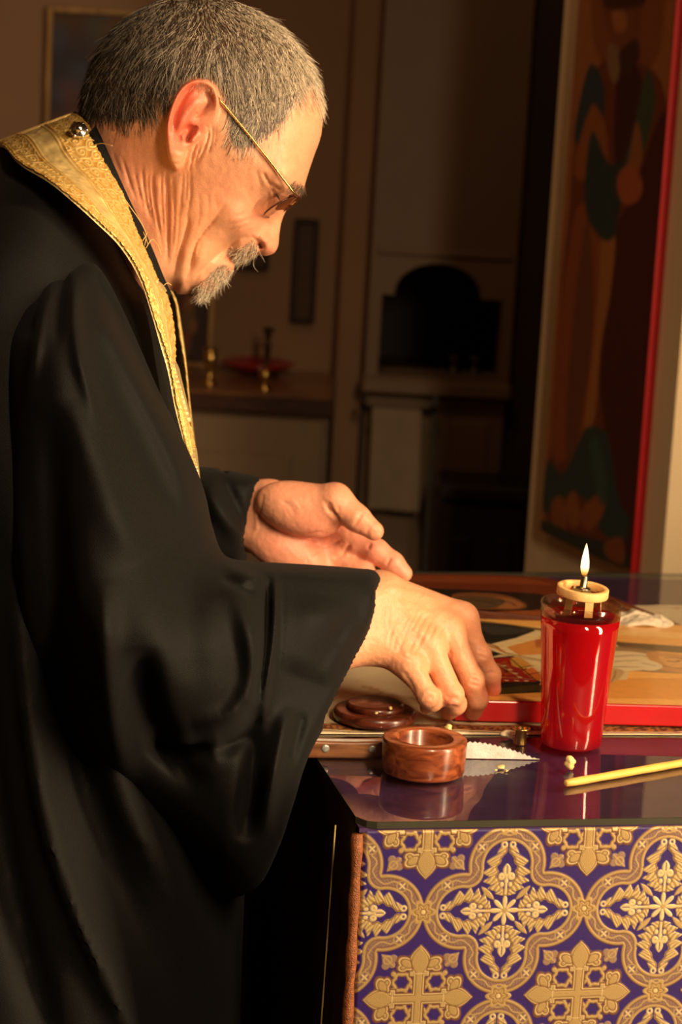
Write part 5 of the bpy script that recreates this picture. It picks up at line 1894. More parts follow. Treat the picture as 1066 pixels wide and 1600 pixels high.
ZI2 = ZR
TI2 = .015
pix = [(560, 950), (735, 953), (1000, 979), (1072, 979), (955, 932), (902, 914), (852, 902.5), (790, 898.5), (600, 896)]
w2 = [at_z(x, y, ZI2 + TI2) for x, y in pix]
lim = [p for p in w2]
BACK_AREAS = [
    ((104, 44, 22), [(300, 860), (1300, 860), (1300, 1100), (300, 1100)]), ((128, 60, 30), [(640, 900), (800, 902), (868, 914), (800, 912), (640, 908)], 'soft', .004),
    ((30, 22, 18), [(600, 920), (690, 920), (800, 925), (850, 930), (852, 948), (800, 958), (735, 961), (600, 960)], 'soft', .004),
    ((120, 70, 38), [(706, 930), (740, 926), (790, 930), (822, 944), (812, 952), (760, 952), (718, 950)], 'soft', .003), ((156, 96, 56), [(770, 934), (800, 936), (818, 946), (800, 951), (775, 948)], 'soft', .002),
    ((88, 66, 44), [(706, 934), (750, 932), (790, 938), (770, 950), (720, 948)], 'soft', .003), ((40, 26, 16), [(782, 938), (796, 941), (806, 946)], 'line', .0012), ((46, 30, 18), [(720, 938), (750, 938), (775, 944)], 'line', .0010),
    ((142, 74, 36), [(735, 958), (840, 954), (870, 962), (870, 966), (735, 964)], 'soft', .003), ((138, 84, 46), [(940, 934), (1066, 984), (1000, 986), (930, 950)], 'soft', .004),
    ((60, 30, 18), [(900, 920), (955, 940), (1010, 970)], 'line', .0015)]
BROWNSIDE = wood('icon_side', srgb(70, 34, 20), srgb(104, 54, 30), 9, 0.5, 'X')
board('far_icon', w2, TI2, ZI2, 'dark icon with a red-brown border lying beyond the gold one', BROWNSIDE, BACK_AREAS, (330, 260))

# crumpled white napkin on the far icon's corner
c0 = at_z(1000, 976, ZI2 + TI2)
g = np.random.default_rng(3)
n1, n2 = 46, 34
A, B = np.meshgrid(np.linspace(-1, 1, n1), np.linspace(-1, 1, n2), indexing='ij')
rr_ = np.sqrt(A ** 2 + B ** 2)
hz = .010 * np.clip(1 - rr_ ** 2 * .75, 0, 1) * (1 + .35 * vnoise(A * 10, B * 10, 3, 21) + .25 * vnoise(A * 10, B * 10, 1.2, 22))
Pn = np.stack([c0[0] + .030 * A + .004 * vnoise(A * 10, B * 10, 4, 23), c0[1] + .020 * B + .004 * vnoise(A * 10, B * 10, 4, 24), ZI2 + TI2 + .0012 + np.maximum(hz, .0004)], -1)
nap = mesh('napkin', Pn.reshape(-1, 3), grid_faces(n1, n2), TW)
nap.modifiers.new('thick', 'SOLIDIFY').thickness = .0008
tag(nap, 'crumpled white napkin lying between the two icons behind the red lamp', 'napkin')

# ---- turned wooden box: lid and body
ROSEW = wood('rosewood_lid', srgb(58, 24, 14), srgb(104, 46, 26), 26, 0.3, 'X')
WALN = wood('figured_walnut', srgb(96, 42, 22), srgb(164, 86, 46), 12, 0.28, 'X')
p = at_z(585, 1124, ZR)
k = np.linalg.norm(at(586, 1120, p[1]) - at(585, 1120, p[1]))
R1, R2 = 65 * k, 45.5 * k
lid = empty('box_lid', tuple(p))
tag(lid, 'dark wooden round lid lying on the cream cloth behind the wooden box', 'lid')
b = MB()
b.lathe([(R1 - .003, 0), (R1 - .0004, .001), (R1, .0035), (R1, .0065), (R1 - .0012, .0085), (R1 - .003, .0092), (0, .0092)], p, 72)
b.build('rim', ROSEW, lid)
b = MB()
b.lathe([(R2, .0090), (R2, .0125), (R2 - .001, .0142), (R2 - .003, .0148), (0, .0150)], p, 64)
b.build('raised_disc', ROSEW, lid)
p = at_z(661, 1206, ZT)
k = np.linalg.norm(at(662, 1180, p[1]) - at(661, 1180, p[1]))
RB_ = 66.5 * k
HB = .0272
b = MB()
b.lathe([(0, .0002), (RB_ - .0035, .0002), (RB_ - .0018, .0010), (RB_ - .0010, .0025), (RB_ - .0004, .012), (RB_, HB - .003), (RB_ - .0003, HB - .0008), (RB_ - .0012, HB), (RB_ - .0100, HB), (RB_ - .0110, HB - .0008), (RB_ - .0112, .008), (RB_ - .014, .006), (0, .0055)], p, 96)
box = b.build('round_box', WALN)
tag(box, 'open round walnut box standing at the front of the glass table top', 'box')

# ---- knife standing on its spine
kn0, kn1 = at_z(474, 1181, ZT), at_z(843, 1187, ZT)
kl = float(np.linalg.norm(kn1 - kn0))
ku = (kn1 - kn0) / kl
kv = np.array([-ku[1], ku[0], 0])
knife = empty('saw_knife', tuple((kn0 + kn1) / 2))
tag(knife, 'saw-toothed knife with riveted wooden handle behind the walnut box', 'knife')
KH = wood('knife_handle', srgb(104, 60, 34), srgb(164, 106, 62), 14, 0.4, 'X')
STEEL = plain('worn_steel', (0.78, 0.76, 0.72), 0.5, 0.45, 0.14, 120, bump=0.2, bscale=800)
hl = .082
for s in (-1, 1):
    b = MB()
    pr_ = []
    for t in np.linspace(0, 1, 9):
        pr_.append((t * hl, .0155 - .0015 * math.sin(t * math.pi) - .002 * (1 - t)))
    loop = [(x, .0002 + .0003 * math.sin(x / hl * math.pi)) for x, _ in pr_] + [(x, z) for x, z in pr_[::-1]]
    L = [kn0 + ku * x + kv * (.0014 * s) + np.array([0, 0, z]) for x, z in loop]
    b.prism(L, kv * (.0052 * s))
    b.build('handle_scale', KH, knife, .0012)
b = MB()
n_t = 46
xs_ = np.linspace(.002, kl, n_t * 2 + 1)
topz = []
for i, x in enumerate(xs_):
    z = .0138 if x < hl + .05 else .0138 * max(0.0, 1 - ((x - hl - .05) / (kl - hl - .05)) ** 1.6)
    topz.append(max(z - (.0013 if i % 2 else 0) * (1 if x > hl + .004 else 0), .0006))
L = [(.002, .0006), (kl, .0006)] + [(x, z) for x, z in zip(xs_[::-1], topz[::-1])]
for i in range(len(xs_) - 1):
    q = [(xs_[i], .0004), (xs_[i + 1], .0004), (xs_[i + 1], topz[i + 1]), (xs_[i], topz[i])]
    b.prism([kn0 + ku * x - kv * .0007 + np.array([0, 0, z]) for x, z in q], kv * .0014)
b.build('blade', STEEL, knife)
rvt = plain('aluminium_rivet', (0.7, 0.68, 0.62), 0.3, 0.6, 0.1, 50)
for x in (.052, .016):
    b = MB()
    Rr = np.stack([ku, [0, 0, 1], -kv], 1)
    b.lathe([(.0030, -.001), (.0030, .0006), (.0024, .0010), (0, .0011)], kn0 + ku * x - kv * .0066 + np.array([0, 0, .0082]), 18, Rr)
    b.build('rivet', rvt, knife)

# ---- brass ferrule
p = at_z(813, 1163, ZT)
b = MB()
b.lathe([(.0044, .0002), (.0046, .0008), (.0046, .0118), (.0060, .0126), (.0072, .0130), (.0072, .0136), (.0058, .0138), (.0038, .0132), (.0034, .002), (0, .002)], p, 30)
tag(b.build('brass_ferrule', BRASS), 'small flanged brass tube standing between knife tip and red lamp', 'brass tube')

# ---- wax bits
WAX = plain('beeswax', srgb(246, 216, 142), 0.5, noise=0.12, scale=200, bump=0.3, bscale=500)
WAXW = plain('pale_wax', srgb(240, 224, 186), 0.5, noise=0.08, scale=200)


def lump(name, pos, r, seed, mat, label, squash=.7):
    g = np.random.default_rng(seed)
    b = MB()
    n1, n2 = 14, 9
    v, f = [], []
    ph = g.uniform(0, 6, 6)
    for j in range(n2):
        for i in range(n1):
            th, fi = 2 * math.pi * i / n1, math.pi * j / (n2 - 1)
            d = np.array([math.sin(fi) * math.cos(th), math.sin(fi) * math.sin(th), math.cos(fi)])
            q = r * (1 + .22 * math.sin(3 * d[0] + ph[0]) + .2 * math.sin(4 * d[1] + ph[1]) + .16 * math.sin(5 * d[2] + ph[2] + 2 * d[0]))
            v.append(pos + d * q * np.array([1, 1, squash]) + np.array([0, 0, r * squash * .98]))
    for j in range(n2 - 1):
        for i in range(n1):
            k2 = (i + 1) % n1
            f.append((j * n1 + i, j * n1 + k2, (j + 1) * n1 + k2, (j + 1) * n1 + i))
    zmin = min(p_[2] for p_ in v)
    v = [p_ + np.array([0, 0, pos[2] + .0001 - zmin]) for p_ in v]
    b.add(v, f)
    return tag(b.build(name, mat), label, 'wax')


lump('wax_crumb', at_z(890, 1203, ZT), .0044, 2, WAX, 'knobbly yellow wax crumb in front of the red lamp', .95)
lump('wax_crumb', at_z(783, 1201, ZT), .0026, 5, WAX, 'small flat yellow wax crumb in front of the knife blade', .6)
lump('wax_crumb', at_z(775, 1205, ZT) + (0, 0, 0), .0010, 6, WAX, 'tiny yellow wax speck left of the flat crumb', .6)
lump('wax_crumb', at_z(792, 1206, ZT), .0012, 7, WAX, 'tiny yellow wax speck just below the flat crumb', .6)
lump('wax_crumb', at_z(798, 1162, ZT) + kv * .014, .0042, 9, WAXW, 'pale lump of wax behind the knife blade', .75)
lump('wax_crumb', at_z(700, 1140, ZR), .0030, 11, WAX, 'yellow wax bit on the brown border behind the walnut box', .6)
lump('wax_crumb', at_z(610, 1110, ZR + .0145), .0017, 12, WAX, 'tiny wax bit on the dark lid near its far edge', .7)
lump('wax_crumb', at_z(588, 1116, ZR + .0145), .0012, 13, WAX, 'tiny wax bit near the middle of the dark lid', .7)

# ---- taper candle
t0, t1 = at_z(884, 1230, ZT), at_z(1100, 1192, ZT)
b = MB()
td = (t1 - t0) / np.linalg.norm(t1 - t0)
rt = .0031
pts = [t0 + td * s + np.array([0, 0, rt * .99]) for s in np.linspace(0, .22, 30)]
b.tube([pts[0] - td * .0006] + pts, [.0012] + [.0026] + [rt + .00012 * math.sin(k * 1.3) for k in range(29)], 14)
tap = b.build('taper_candle', plain('yellow_beeswax', srgb(236, 186, 92), 0.38, noise=0.08, scale=60, bump=0.15, bscale=300))
tag(tap, 'thin yellow beeswax taper lying at the table\'s front edge', 'candle')

# ---- red glass oil lamp
pl_ = at_z(892, 1164, ZT)
k = np.linalg.norm(at(893, 1060, pl_[1]) - at(892, 1060, pl_[1]))
RBOT, RTOP = 47.5 * k, 63.5 * k
HL = .1165
lamp = empty('oil_lamp', tuple(pl_))
tag(lamp, 'burning red glass oil lamp with a floating cork wick', 'oil lamp')
m, nt, bs = material('red_glass')
nt.nodes.remove(bs)
outn = [n for n in nt.nodes if n.type == 'OUTPUT_MATERIAL'][0]
tr_ = nd(nt, 'ShaderNodeBsdfTransparent')
tr_.inputs[0].default_value = (0.72, 0.016, 0.030, 1)
df = nd(nt, 'ShaderNodeBsdfTranslucent')
df.inputs[0].default_value = (0.85, 0.012, 0.022, 1)
d2 = nd(nt, 'ShaderNodeBsdfDiffuse')
d2.inputs[0].default_value = (0.50, 0.008, 0.016, 1)
ad = nd(nt, 'ShaderNodeAddShader')
nt.links.new(df.outputs[0], ad.inputs[0])
nt.links.new(d2.outputs[0], ad.inputs[1])
m1 = nd(nt, 'ShaderNodeMixShader')
m1.inputs[0].default_value = 0.28
nt.links.new(tr_.outputs[0], m1.inputs[1])
nt.links.new(ad.outputs[0], m1.inputs[2])
gl = nd(nt, 'ShaderNodeBsdfGlossy', Roughness=0.05)
fr = fresnel(nt, 2.2)
m2 = nd(nt, 'ShaderNodeMixShader')
nt.links.new(fr.outputs[0], m2.inputs[0])
nt.links.new(m1.outputs[0], m2.inputs[1])
nt.links.new(gl.outputs[0], m2.inputs[2])
nt.links.new(m2.outputs[0], outn.inputs[0])
REDGLASS = m
m, nt, bs = material('clear_glass')
nt.nodes.remove(bs)
outn = [n for n in nt.nodes if n.type == 'OUTPUT_MATERIAL'][0]
tr_ = nd(nt, 'ShaderNodeBsdfTransparent')
tr_.inputs[0].default_value = (0.90, 0.82, 0.76, 1)
gl = nd(nt, 'ShaderNodeBsdfGlossy', Roughness=0.12)
fr = fresnel(nt, 1.75)
m2 = nd(nt, 'ShaderNodeMixShader')
nt.links.new(fr.outputs[0], m2.inputs[0])
nt.links.new(tr_.outputs[0], m2.inputs[1])
nt.links.new(gl.outputs[0], m2.inputs[2])
nt.links.new(m2.outputs[0], outn.inputs[0])
CLEAR = m


def rad(z):
    return RBOT + (RTOP - RBOT) * (z / HL) ** 1.15


zz = list(np.linspace(.0035, HL - .011, 14))
b = MB()
b.lathe([(0, .0006), (RBOT - .003, .0006), (RBOT - .0006, .0016)] + [(rad(z), z) for z in zz] + [(rad(z) - .0016, z) for z in zz[::-1]] + [(RBOT - .004, .006), (0, .0058)], pl_, 72)
b.build('red_glass', REDGLASS, lamp)
b = MB()
b.lathe([(rad(HL - .011), HL - .011), (rad(HL - .005), HL - .005), (rad(HL) + .0002, HL - .001), (rad(HL) - .0004, HL), (rad(HL) - .0014, HL - .0006), (rad(HL - .011) - .0016, HL - .011)], pl_, 72)
b.build('clear_rim', CLEAR, lamp)
m, nt, bs = material('lamp_oil')
nt.nodes.remove(bs)
outn = [n for n in nt.nodes if n.type == 'OUTPUT_MATERIAL'][0]
tr_ = nd(nt, 'ShaderNodeBsdfTransparent')
tr_.inputs[0].default_value = (0.85, 0.55, 0.45, 1)
gl = nd(nt, 'ShaderNodeBsdfGlossy', Roughness=0.04)
fr = fresnel(nt, 1.45)
m2 = nd(nt, 'ShaderNodeMixShader')
nt.links.new(fr.outputs[0], m2.inputs[0])
nt.links.new(tr_.outputs[0], m2.inputs[1])
nt.links.new(gl.outputs[0], m2.inputs[2])
nt.links.new(m2.outputs[0], outn.inputs[0])
ZO = HL - .016
b = MB()
b.lathe([(0, .022), (rad(.022) - .0030, .022), (rad(.05) - .0026, .05), (rad(ZO) - .0024, ZO), (0, ZO)], pl_, 48)
b.build('oil', m, lamp)
# the float: a cork ring on brass strips, tilted, carrying the wick
fl_ = empty('float_dummy')
bpy.data.objects.remove(fl_)
rc = at(911, 921, pl_[1])
tilt = Matrix.Rotation(math.radians(3.2), 3, 'Y') @ Matrix.Rotation(math.radians(3), 3, 'X')
Rt = np.array(tilt)
CORK = plain('pale_cork', srgb(226, 178, 112), 0.6, noise=0.1, scale=120, bump=0.2, bscale=400)
RR = 40.5 * k
b = MB()
b.lathe([(RR - .0004, -.0048), (RR, -.0040), (RR, .0016), (RR - .0005, .0022), (RR - .0036, .0022), (RR - .0040, .0016), (RR - .0040, -.0042), (RR - .0036, -.0048)], rc, 64, Rt, closed=True)
b.build('cork_ring', CORK, lamp)
STRIP = plain('brass_strip', (0.58, 0.46, 0.20), 0.3, 0.9, 0.12, 60)
for a in (-1.25, -2.3, .4, 1.9):
    d = np.array([math.cos(a), math.sin(a), 0])
    s = np.array([-math.sin(a), math.cos(a), 0]) * .0035
    path = [(.0020, .0012), (.006, .0010), (.0125, -.0005), (.0150, -.0040), (.0160, -.0130), (.0165, -.0175)]
    v, f = [], []
    for r_, z_ in path:
        for sg in (-1, 1):
            for o_ in (0, .0005):
                v.append(rc + Rt @ (d * (r_ + o_) + s * sg + np.array([0, 0, z_ - o_])))
    for i in range(len(path) - 1):
        q = i * 4
        f += [(q, q + 2, q + 6, q + 4), (q + 1, q + 5, q + 7, q + 3), (q, q + 4, q + 5, q + 1), (q + 2, q + 3, q + 7, q + 6)]
    b = MB()
    b.add(v, f, False)
    b.build('brass_strip', STRIP, lamp)
b = MB()
b.lathe([(.0060, .0006), (.0060, .0014), (.0034, .0022), (.0030, .0026), (.0028, .0108), (.0024, .0116), (.0013, .0116), (.0012, .004), (0, .004)], rc, 24, Rt)
b.build('wick_holder', plain('tarnished_steel', (0.30, 0.24, 0.18), 0.3, 1.0, 0.2, 90), lamp)
b = MB()
b.tube([rc + Rt @ np.array([0, 0, z]) + np.array([.0002 * math.sin(z * 900), 0, 0]) for z in np.linspace(.003, .0155, 8)], [.0011] * 6 + [.0010, .0006], 10)
b.build('wick', plain('burnt_wick', (0.012, 0.010, 0.008), 0.9), lamp)
m, nt, bs = material('flame')
nt.nodes.remove(bs)
outn = [n for n in nt.nodes if n.type == 'OUTPUT_MATERIAL'][0]
em = nd(nt, 'ShaderNodeEmission')
tc = nd(nt, 'ShaderNodeTexCoord')
sx = nd(nt, 'ShaderNodeSeparateXYZ')
nt.links.new(tc.outputs['Generated'], sx.inputs[0])
ramp = nd(nt, 'ShaderNodeValToRGB')
ramp.color_ramp.elements[0].color = (0.55, 0.12, 0.02, 1)
ramp.color_ramp.elements[0].position = 0.0
ramp.color_ramp.elements[1].color = (1.0, 0.45, 0.08, 1)
ramp.color_ramp.elements[1].position = 0.14
for pos, c in ((.30, (1.0, .80, .38, 1)), (.75, (1.0, .86, .50, 1)), (1.0, (1.0, .62, .18, 1))):
    e_ = ramp.color_ramp.elements.new(pos)
    e_.color = c
nt.links.new(sx.outputs['Z'], ramp.inputs[0])
nt.links.new(ramp.outputs[0], em.inputs[0])
st_ = nd(nt, 'ShaderNodeValToRGB')
st_.color_ramp.elements[0].color = (0.10, 0.10, 0.10, 1)
st_.color_ramp.elements[1].color = (1, 1, 1, 1)
st_.color_ramp.elements[1].position = 0.32
nt.links.new(sx.outputs['Z'], st_.inputs[0])
ml = nd(nt, 'ShaderNodeMath', operation='MULTIPLY')
ml.inputs[1].default_value = 2.6
nt.links.new(st_.outputs[0], ml.inputs[0])
nt.links.new(ml.outputs[0], em.inputs[1])
nt.links.new(em.outputs[0], outn.inputs[0])
b = MB()
fh = .0275
b.lathe([(0, 0), (.0017, .0012), (.0028, .0045), (.0033, .0080), (.0031, .0130), (.0021, .0190), (.0009, .0245), (0, fh)], rc + np.array([.0003, 0, .0098]), 24)
b.build('flame', m, lamp)
dl = bpy.data.lights.new('flame_light', 'POINT')
dl.energy = .05
dl.color = (1.0, 0.55, 0.2)
dl.shadow_soft_size = .004
ol = bpy.data.objects.new('flame_light', dl)
COL.objects.link(ol)
ol.location = tuple(rc + np.array([0, 0, .024]))
# ================================================================ hair, beard and glasses
HN = vnormals(HEAD_P, HEAD_Q)
HI = HEAD_I


def roots(mask_face, n, rng):
    q = HEAD_Q[mask_face]
    a = np.linalg.norm(np.cross(HEAD_P[q[:, 2]] - HEAD_P[q[:, 0]], HEAD_P[q[:, 3]] - HEAD_P[q[:, 1]]), axis=1)
    f = rng.choice(len(q), n, p=a / a.sum())
    u, v = rng.uniform(size=(2, n, 1))
    q = q[f]

    def mix(A):
        A = A if A.ndim > 1 else A[:, None]
        return A[q[:, 0]] * (1 - u) * (1 - v) + A[q[:, 1]] * u * (1 - v) + A[q[:, 2]] * u * v + A[q[:, 3]] * (1 - u) * v
    N = mix(HN)
    N /= np.linalg.norm(N, axis=1, keepdims=True)
    return mix(HEAD_P), N, mix(HI['px'])[:, 0], mix(HI['py'])[:, 0], mix(HI['z'])[:, 0]


def strands(name, P, N, D, length, mat, parent, rng, lift=.35, curl=.25, npt=5, rad=.00010, gravity=.2, wob=.15):
    """Hair curves from roots P, along the comb direction D, standing off the skin by lift."""
    n = len(P)
    T = D - N * (D * N).sum(1, keepdims=True)
    T /= np.linalg.norm(T, axis=1, keepdims=True) + 1e-9
    pts = np.zeros((n, npt, 3))
    pts[:, 0] = P - N * .0006
    d = T + N * lift + rng.normal(0, wob, (n, 3))
    d /= np.linalg.norm(d, axis=1, keepdims=True)
    bend = rng.normal(0, curl, (n, 3))
    for k in range(1, npt):
        pts[:, k] = pts[:, k - 1] + d * (length / (npt - 1))[:, None]
        d = d * 1.0 + T * (.16 * lift) - N * (.22 * lift) + bend / (npt - 1) + np.array([0, 0, -gravity / (npt - 1)])
        d /= np.linalg.norm(d, axis=1, keepdims=True)
    cv = bpy.data.hair_curves.new(name)
    cv.add_curves([npt] * n)
    cv.attributes['position'].data.foreach_set('vector', pts.astype(np.float32).ravel())
    r = cv.attributes.get('radius') or cv.attributes.new('radius', 'FLOAT', 'POINT')
    prof = np.array([1.0, 1.0, .9, .7, .25])[:npt] if npt == 5 else np.array([1, 1, 1, .9, .7, .3])
    r.data.foreach_set('value', (np.tile(prof, n) * np.repeat(rng.uniform(.7, 1.2, n), npt) * rad).astype(np.float32))
    cv.update_tag()
    return link(name, cv, mat, parent)


def hair_material(name, dark, light, bias, front=None):
    """Salt and pepper: each strand takes a random shade; greyer towards the temple."""
    m, nt, b = material(name)
    b.inputs['Roughness'].default_value = 0.42
    b.inputs['Specular IOR Level'].default_value = 0.4
    hi = nd(nt, 'ShaderNodeHairInfo')
    cr = nd(nt, 'ShaderNodeValToRGB')
    cr.color_ramp.elements[0].color = (*dark, 1)
    cr.color_ramp.elements[1].color = (*light, 1)
    src = hi.outputs['Random']
    if front is not None:
        ge = nd(nt, 'ShaderNodeNewGeometry')
        sp = nd(nt, 'ShaderNodeSeparateXYZ')
        nt.links.new(ge.outputs['Position'], sp.inputs[0])
        mr = nd(nt, 'ShaderNodeMapRange')
        mr.inputs['From Min'].default_value = front[0]
        mr.inputs['From Max'].default_value = front[1]
        mr.inputs['To Min'].default_value = -front[2]
        mr.inputs['To Max'].default_value = front[3]
        nt.links.new(sp.outputs['X'], mr.inputs[0])
        ad = nd(nt, 'ShaderNodeMath', operation='ADD')
        nt.links.new(hi.outputs['Random'], ad.inputs[0])
        nt.links.new(mr.outputs[0], ad.inputs[1])
        src = ad.outputs[0]
    cr.color_ramp.elements[0].position = bias[0]
    cr.color_ramp.elements[1].position = bias[1]
    nt.links.new(src, cr.inputs[0])
    nt.links.new(cr.outputs[0], b.inputs['Base Color'])
    return m


rngh = np.random.default_rng(11)
hmF = HI['hm'][HEAD_Q].min(1)
ewF = HI['ew'][HEAD_Q].max(1)
xl, xr = float(at(120, 150, YH)[0]), float(at(480, 150, YH)[0])
HAIRM = hair_material('grey_hair', srgb(40, 30, 22), srgb(226, 208, 180), (.30, .98), (xl, xr, .52, .34))
N_H = 27000
P, N, hx, hy, hz_ = roots((hmF > -1) & (ewF < .3), N_H, rngh)
CP = np.array([(330, 0, .25, .75), (430, 30, .40, .85), (490, 100, .25, 1), (500, 140, .1, 1), (420, 180, -.12, 1), (376, 210, -.12, 1), (300, 90, -.10, 1), (200, 90, -.15, 1), (140, 140, .12, 1), (200, 180, .18, 1), (240, 10, -.1, .8), (180, 50, -.35, .8), (250, 150, .1, 1)], float)
cd = rbf(CP[:, :2], CP[:, 2:], hx, hy)
cl = 22.0
ang = .55 * vnoise(hx + .5 * hz_, hy * .7, 15, 41) + .45 * vnoise(hx, hy * .6 + hz_, 6, 42)
dx, dy = cd[:, 0] * np.cos(ang) - cd[:, 1] * np.sin(ang), cd[:, 0] * np.sin(ang) + cd[:, 1] * np.cos(ang)
D = np.stack([dx, np.where(hz_ > 0, -.10, .10) * (hy < 40), -dy], 1)
L = .029 * np.ones(N_H) * (1 + .3 * vnoise(hx, hy + hz_, 7, 43))
d_low = poly_sdf(hx, hy, HAIRLINE)
L *= .35 + .65 * sstep(0, 40, np.minimum(d_low, 190 - hy + 20))
L = np.where((hx > 340) & (hx < 420) & (hy > 170), np.minimum(L, .012), L)
fringe = (hx > 474) & (np.abs(hz_) < 75) & (hy > 60)
L = np.where(fringe, .026, L)
D[fringe, 0] += .25
L *= rngh.uniform(.7, 1.15, N_H)
strands('hair', P, N, D, L, HAIRM, PERSON, rngh, .24, .14, npt=6, rad=.00014, gravity=.2, wob=.07)

BEARDM = hair_material('grey_beard', srgb(70, 54, 40), srgb(244, 228, 200), (.12, .80))


def patch(name, poly, n, length, dirs, lift, zmax, seed, mat=BEARDM, rad=.00011, curl=.5, wob=.3):
    rng = np.random.default_rng(seed)
    dd = poly_sdf(HI['px'], HI['py'], catmull(poly, True, 4))
    mk = (dd[HEAD_Q].min(1) > 0) & (np.abs(HI['z'][HEAD_Q]).max(1) < zmax)
    P, N, x, y, z = roots(mk, n, rng)
    c = np.array(dirs, float)
    w = 1 / (((x[:, None] - c[:, 0]) ** 2 + (y[:, None] - c[:, 1]) ** 2) + 20)
    d = (w[..., None] * c[:, 2:]).sum(1) / w.sum(1, keepdims=True)
    D = np.stack([d[:, 0], np.where(z > 0, -.05, .05), -d[:, 1]], 1)
    return strands(name, P, N, D, length * rng.uniform(.55, 1.15, n), mat, PERSON, rng, lift, curl, rad=rad, gravity=.3, wob=wob)


tag(patch('beard', [(304, 450), (318, 436), (330, 424), (344, 412), (354, 412), (364, 420), (368, 428), (356, 444), (344, 456), (326, 470), (304, 468), (298, 458)], 2600, .0125,
          [(310, 455, -.35, 1), (330, 450, -.1, 1), (350, 425, .0, 1), (360, 425, .15, 1), (330, 465, .0, 1)], .55, 62, 3, curl=.8, wob=.4), 'short grizzled goatee')
tag(patch('moustache', [(354, 394), (362, 382), (374, 374), (387, 369), (396, 372), (404, 384), (406, 397), (392, 406), (378, 412), (368, 410), (361, 402)], 1900, .0125,
          [(360, 390, -.6, .7), (375, 385, -.25, 1), (390, 380, -.1, 1), (400, 392, -.15, 1)], .5, 60, 5, curl=.6), 'grizzled moustache')
BROWM = hair_material('brow_hair', srgb(48, 36, 26), srgb(120, 98, 76), (.2, .9))
patch('eyebrow', [(446, 283), (458, 279), (470, 284), (478, 292), (474, 300), (464, 300), (454, 293)], 420, .0075, [(450, 285, -.7, .3), (470, 292, .1, .8)], .35, 112, 6, BROWM, .00010, .3)
P0 = []
for k in range(16):
    t = k / 15
    P0.append((427 + 9 * t, 295 + 14 * t, 3 + 2 * math.sin(t * 3)))
b = MB()
for x, y, l in P0:
    zz_ = 97.0
    p0, p1 = at(x, y, YH - (zz_) * SPX), at(x + 1.5, y + l, YH - (zz_ + 5) * SPX)
    p2 = at(x + 3.5, y + l * 1.6, YH - (zz_ + 8) * SPX)
    b.tube([p0, p1, p2], [.00022, .00018, .00006], 5)
for k in range(len(P0) - 1):
    b.tube([at(P0[k][0], P0[k][1], YH - 97 * SPX), at(P0[k + 1][0], P0[k + 1][1], YH - 97 * SPX)], .0003, 5)
ey = b.build('eyelash', plain('lash', (.012, .008, .006), 0.7), PERSON)
ey['kind'] = 'stuff'

# ---- eyeglasses
gl_ = empty('eyeglasses', tuple(at(446, 320, YH)))
tag(gl_, 'thin gold-rimmed glasses worn low on the priest\'s face', 'glasses')
GWIRE = plain('gold_wire', (0.72, 0.46, 0.18), 0.22, 1.0, 0.08, 60)
DWIRE = plain('brown_hinge', (0.10, 0.03, 0.02), 0.3, 0.3, 0.1, 60)
m, nt, bs = material('lens_glass')
nt.nodes.remove(bs)
outn = [n for n in nt.nodes if n.type == 'OUTPUT_MATERIAL'][0]
tr_ = nd(nt, 'ShaderNodeBsdfTransparent')
tr_.inputs[0].default_value = (0.62, 0.50, 0.42, 1)
g2 = nd(nt, 'ShaderNodeBsdfGlossy', Roughness=0.03)
fr = fresnel(nt, 1.6)
m2 = nd(nt, 'ShaderNodeMixShader')
nt.links.new(fr.outputs[0], m2.inputs[0])
nt.links.new(tr_.outputs[0], m2.inputs[1])
nt.links.new(g2.outputs[0], m2.inputs[2])
nt.links.new(m2.outputs[0], outn.inputs[0])
LENSM = m
LC = at(447, 325, YH)
e1 = at(472, 311, YH) - at(421, 342, YH)
LH_ = np.linalg.norm(e1)
e1 /= LH_
bk = np.array([e1[2], 0, -e1[0]])
if bk[0] > 0:
    bk = -bk                                       # towards the face
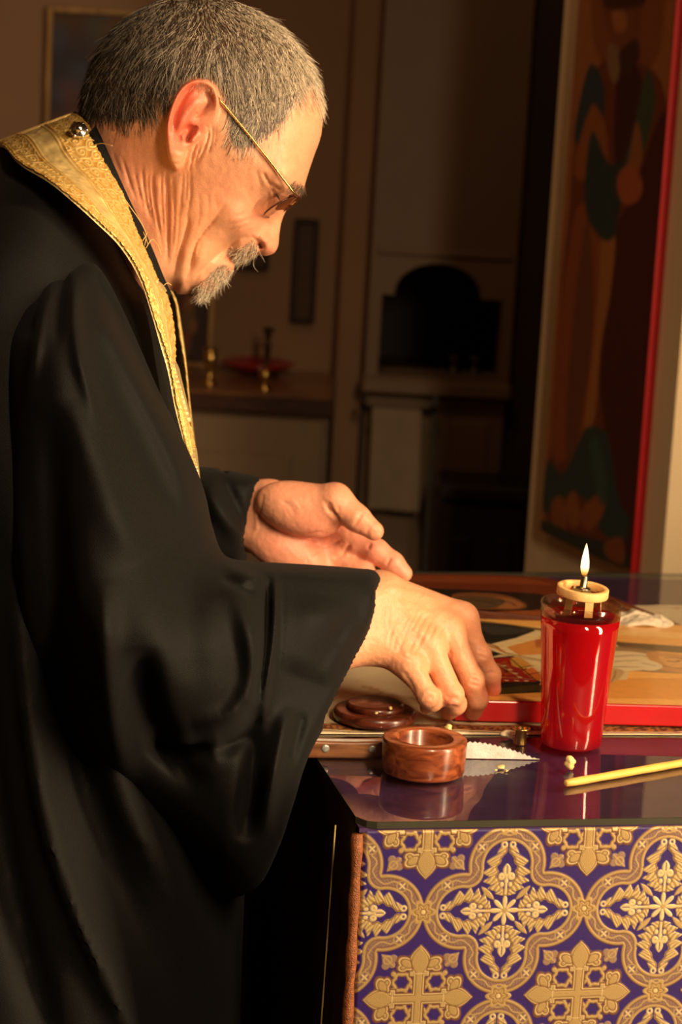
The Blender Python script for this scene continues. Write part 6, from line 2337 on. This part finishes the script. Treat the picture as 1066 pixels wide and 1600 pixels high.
for s in (1, -1):
    psi = math.radians(10.5)
    e2 = np.array([0, -s * math.cos(psi), 0]) + bk * math.sin(psi)
    nrm = np.cross(e1, e2)
    c = LC + np.array([0, -s * .0345, 0]) + bk * .004
    ring = []
    for i in range(48):
        a = 2 * math.pi * i / 48
        ca, sa = math.cos(a), math.sin(a)
        ring.append(c + e1 * (LH_ / 2) * np.sign(sa) * abs(sa) ** .8 + e2 * .0255 * np.sign(ca) * abs(ca) ** .8)
    b = MB()
    b.tube(ring + ring[:2], .00075, 8, cap=False)
    b.build('rim', GWIRE if s < 0 else DWIRE, gl_)
    b = MB()
    v, f = [c - nrm * .0010 * s], []
    for r_ in (.5, .985):
        for p_ in ring:
            v.append(c + (p_ - c) * r_ - nrm * .0010 * s * (1 - r_ * r_))
    for i in range(48):
        j = (i + 1) % 48
        f += [(0, 1 + i, 1 + j), (1 + i, 49 + i, 49 + j, 1 + j)]
    b.add(v, f)
    b.build('lens', LENSM, gl_)
    pts = []
    for kk in range(13):
        tq = kk / 12
        xx, yy = (464 + (394 - 464) * tq * 2, 307 + (216 - 307) * tq * 2) if tq <= .5 else (394 + (330 - 394) * (tq * 2 - 1), 216 + (140 - 216) * (tq * 2 - 1))
        near = (np.abs(HI['px'] - xx) < 7) & (np.abs(HI['py'] - yy) < 7) & (HI['z'] > 0) & (HI['ew'] < .3)
        sz = HI['z'][near].max() * SPX if near.any() else .07
        pts.append((xx, yy, max(sz + .0016, .0655 + .004 * min(tq * 2, 1))))
    pts = [at(x_, y_, YH - z_) for x_, y_, z_ in pts]
    if s < 0:
        pts = [np.array([p_[0], 2 * YH - p_[1], p_[2]]) for p_ in pts]
    b = MB()
    b.tube(pts, .00095, 8)
    b.build('temple_arm', GWIRE, gl_)
    b = MB()
    e2h = c + e1 * LH_ * .36 + e2 * .0225
    b.tube([e2h, (e2h + pts[0]) / 2 + e1 * .001, pts[0]], [.0015, .0017, .0013], 8)
    b.build('hinge', DWIRE, gl_)
    b = MB()
    pd = LC + np.array([0, -s * .0105, 0]) + bk * .0055 - e1 * .004
    b.lathe([(0, -.0012), (.0032, -.0008), (.0042, 0), (.0032, .0008), (0, .0012)], pd, 16, axes(np.array([.2, -s, .1]), e1)[:, [1, 2, 0]])
    b.build('nose_pad', plain('pad', srgb(150, 140, 100), 0.3, spec=.6), gl_)
b = MB()
b.tube([LC + np.array([0, y, 0]) + e1 * (.004 - .00 * abs(y)) - bk * (.001 - y * y * 20) for y in np.linspace(-.010, .010, 9)], .0009, 8)
b.build('bridge', GWIRE, gl_)
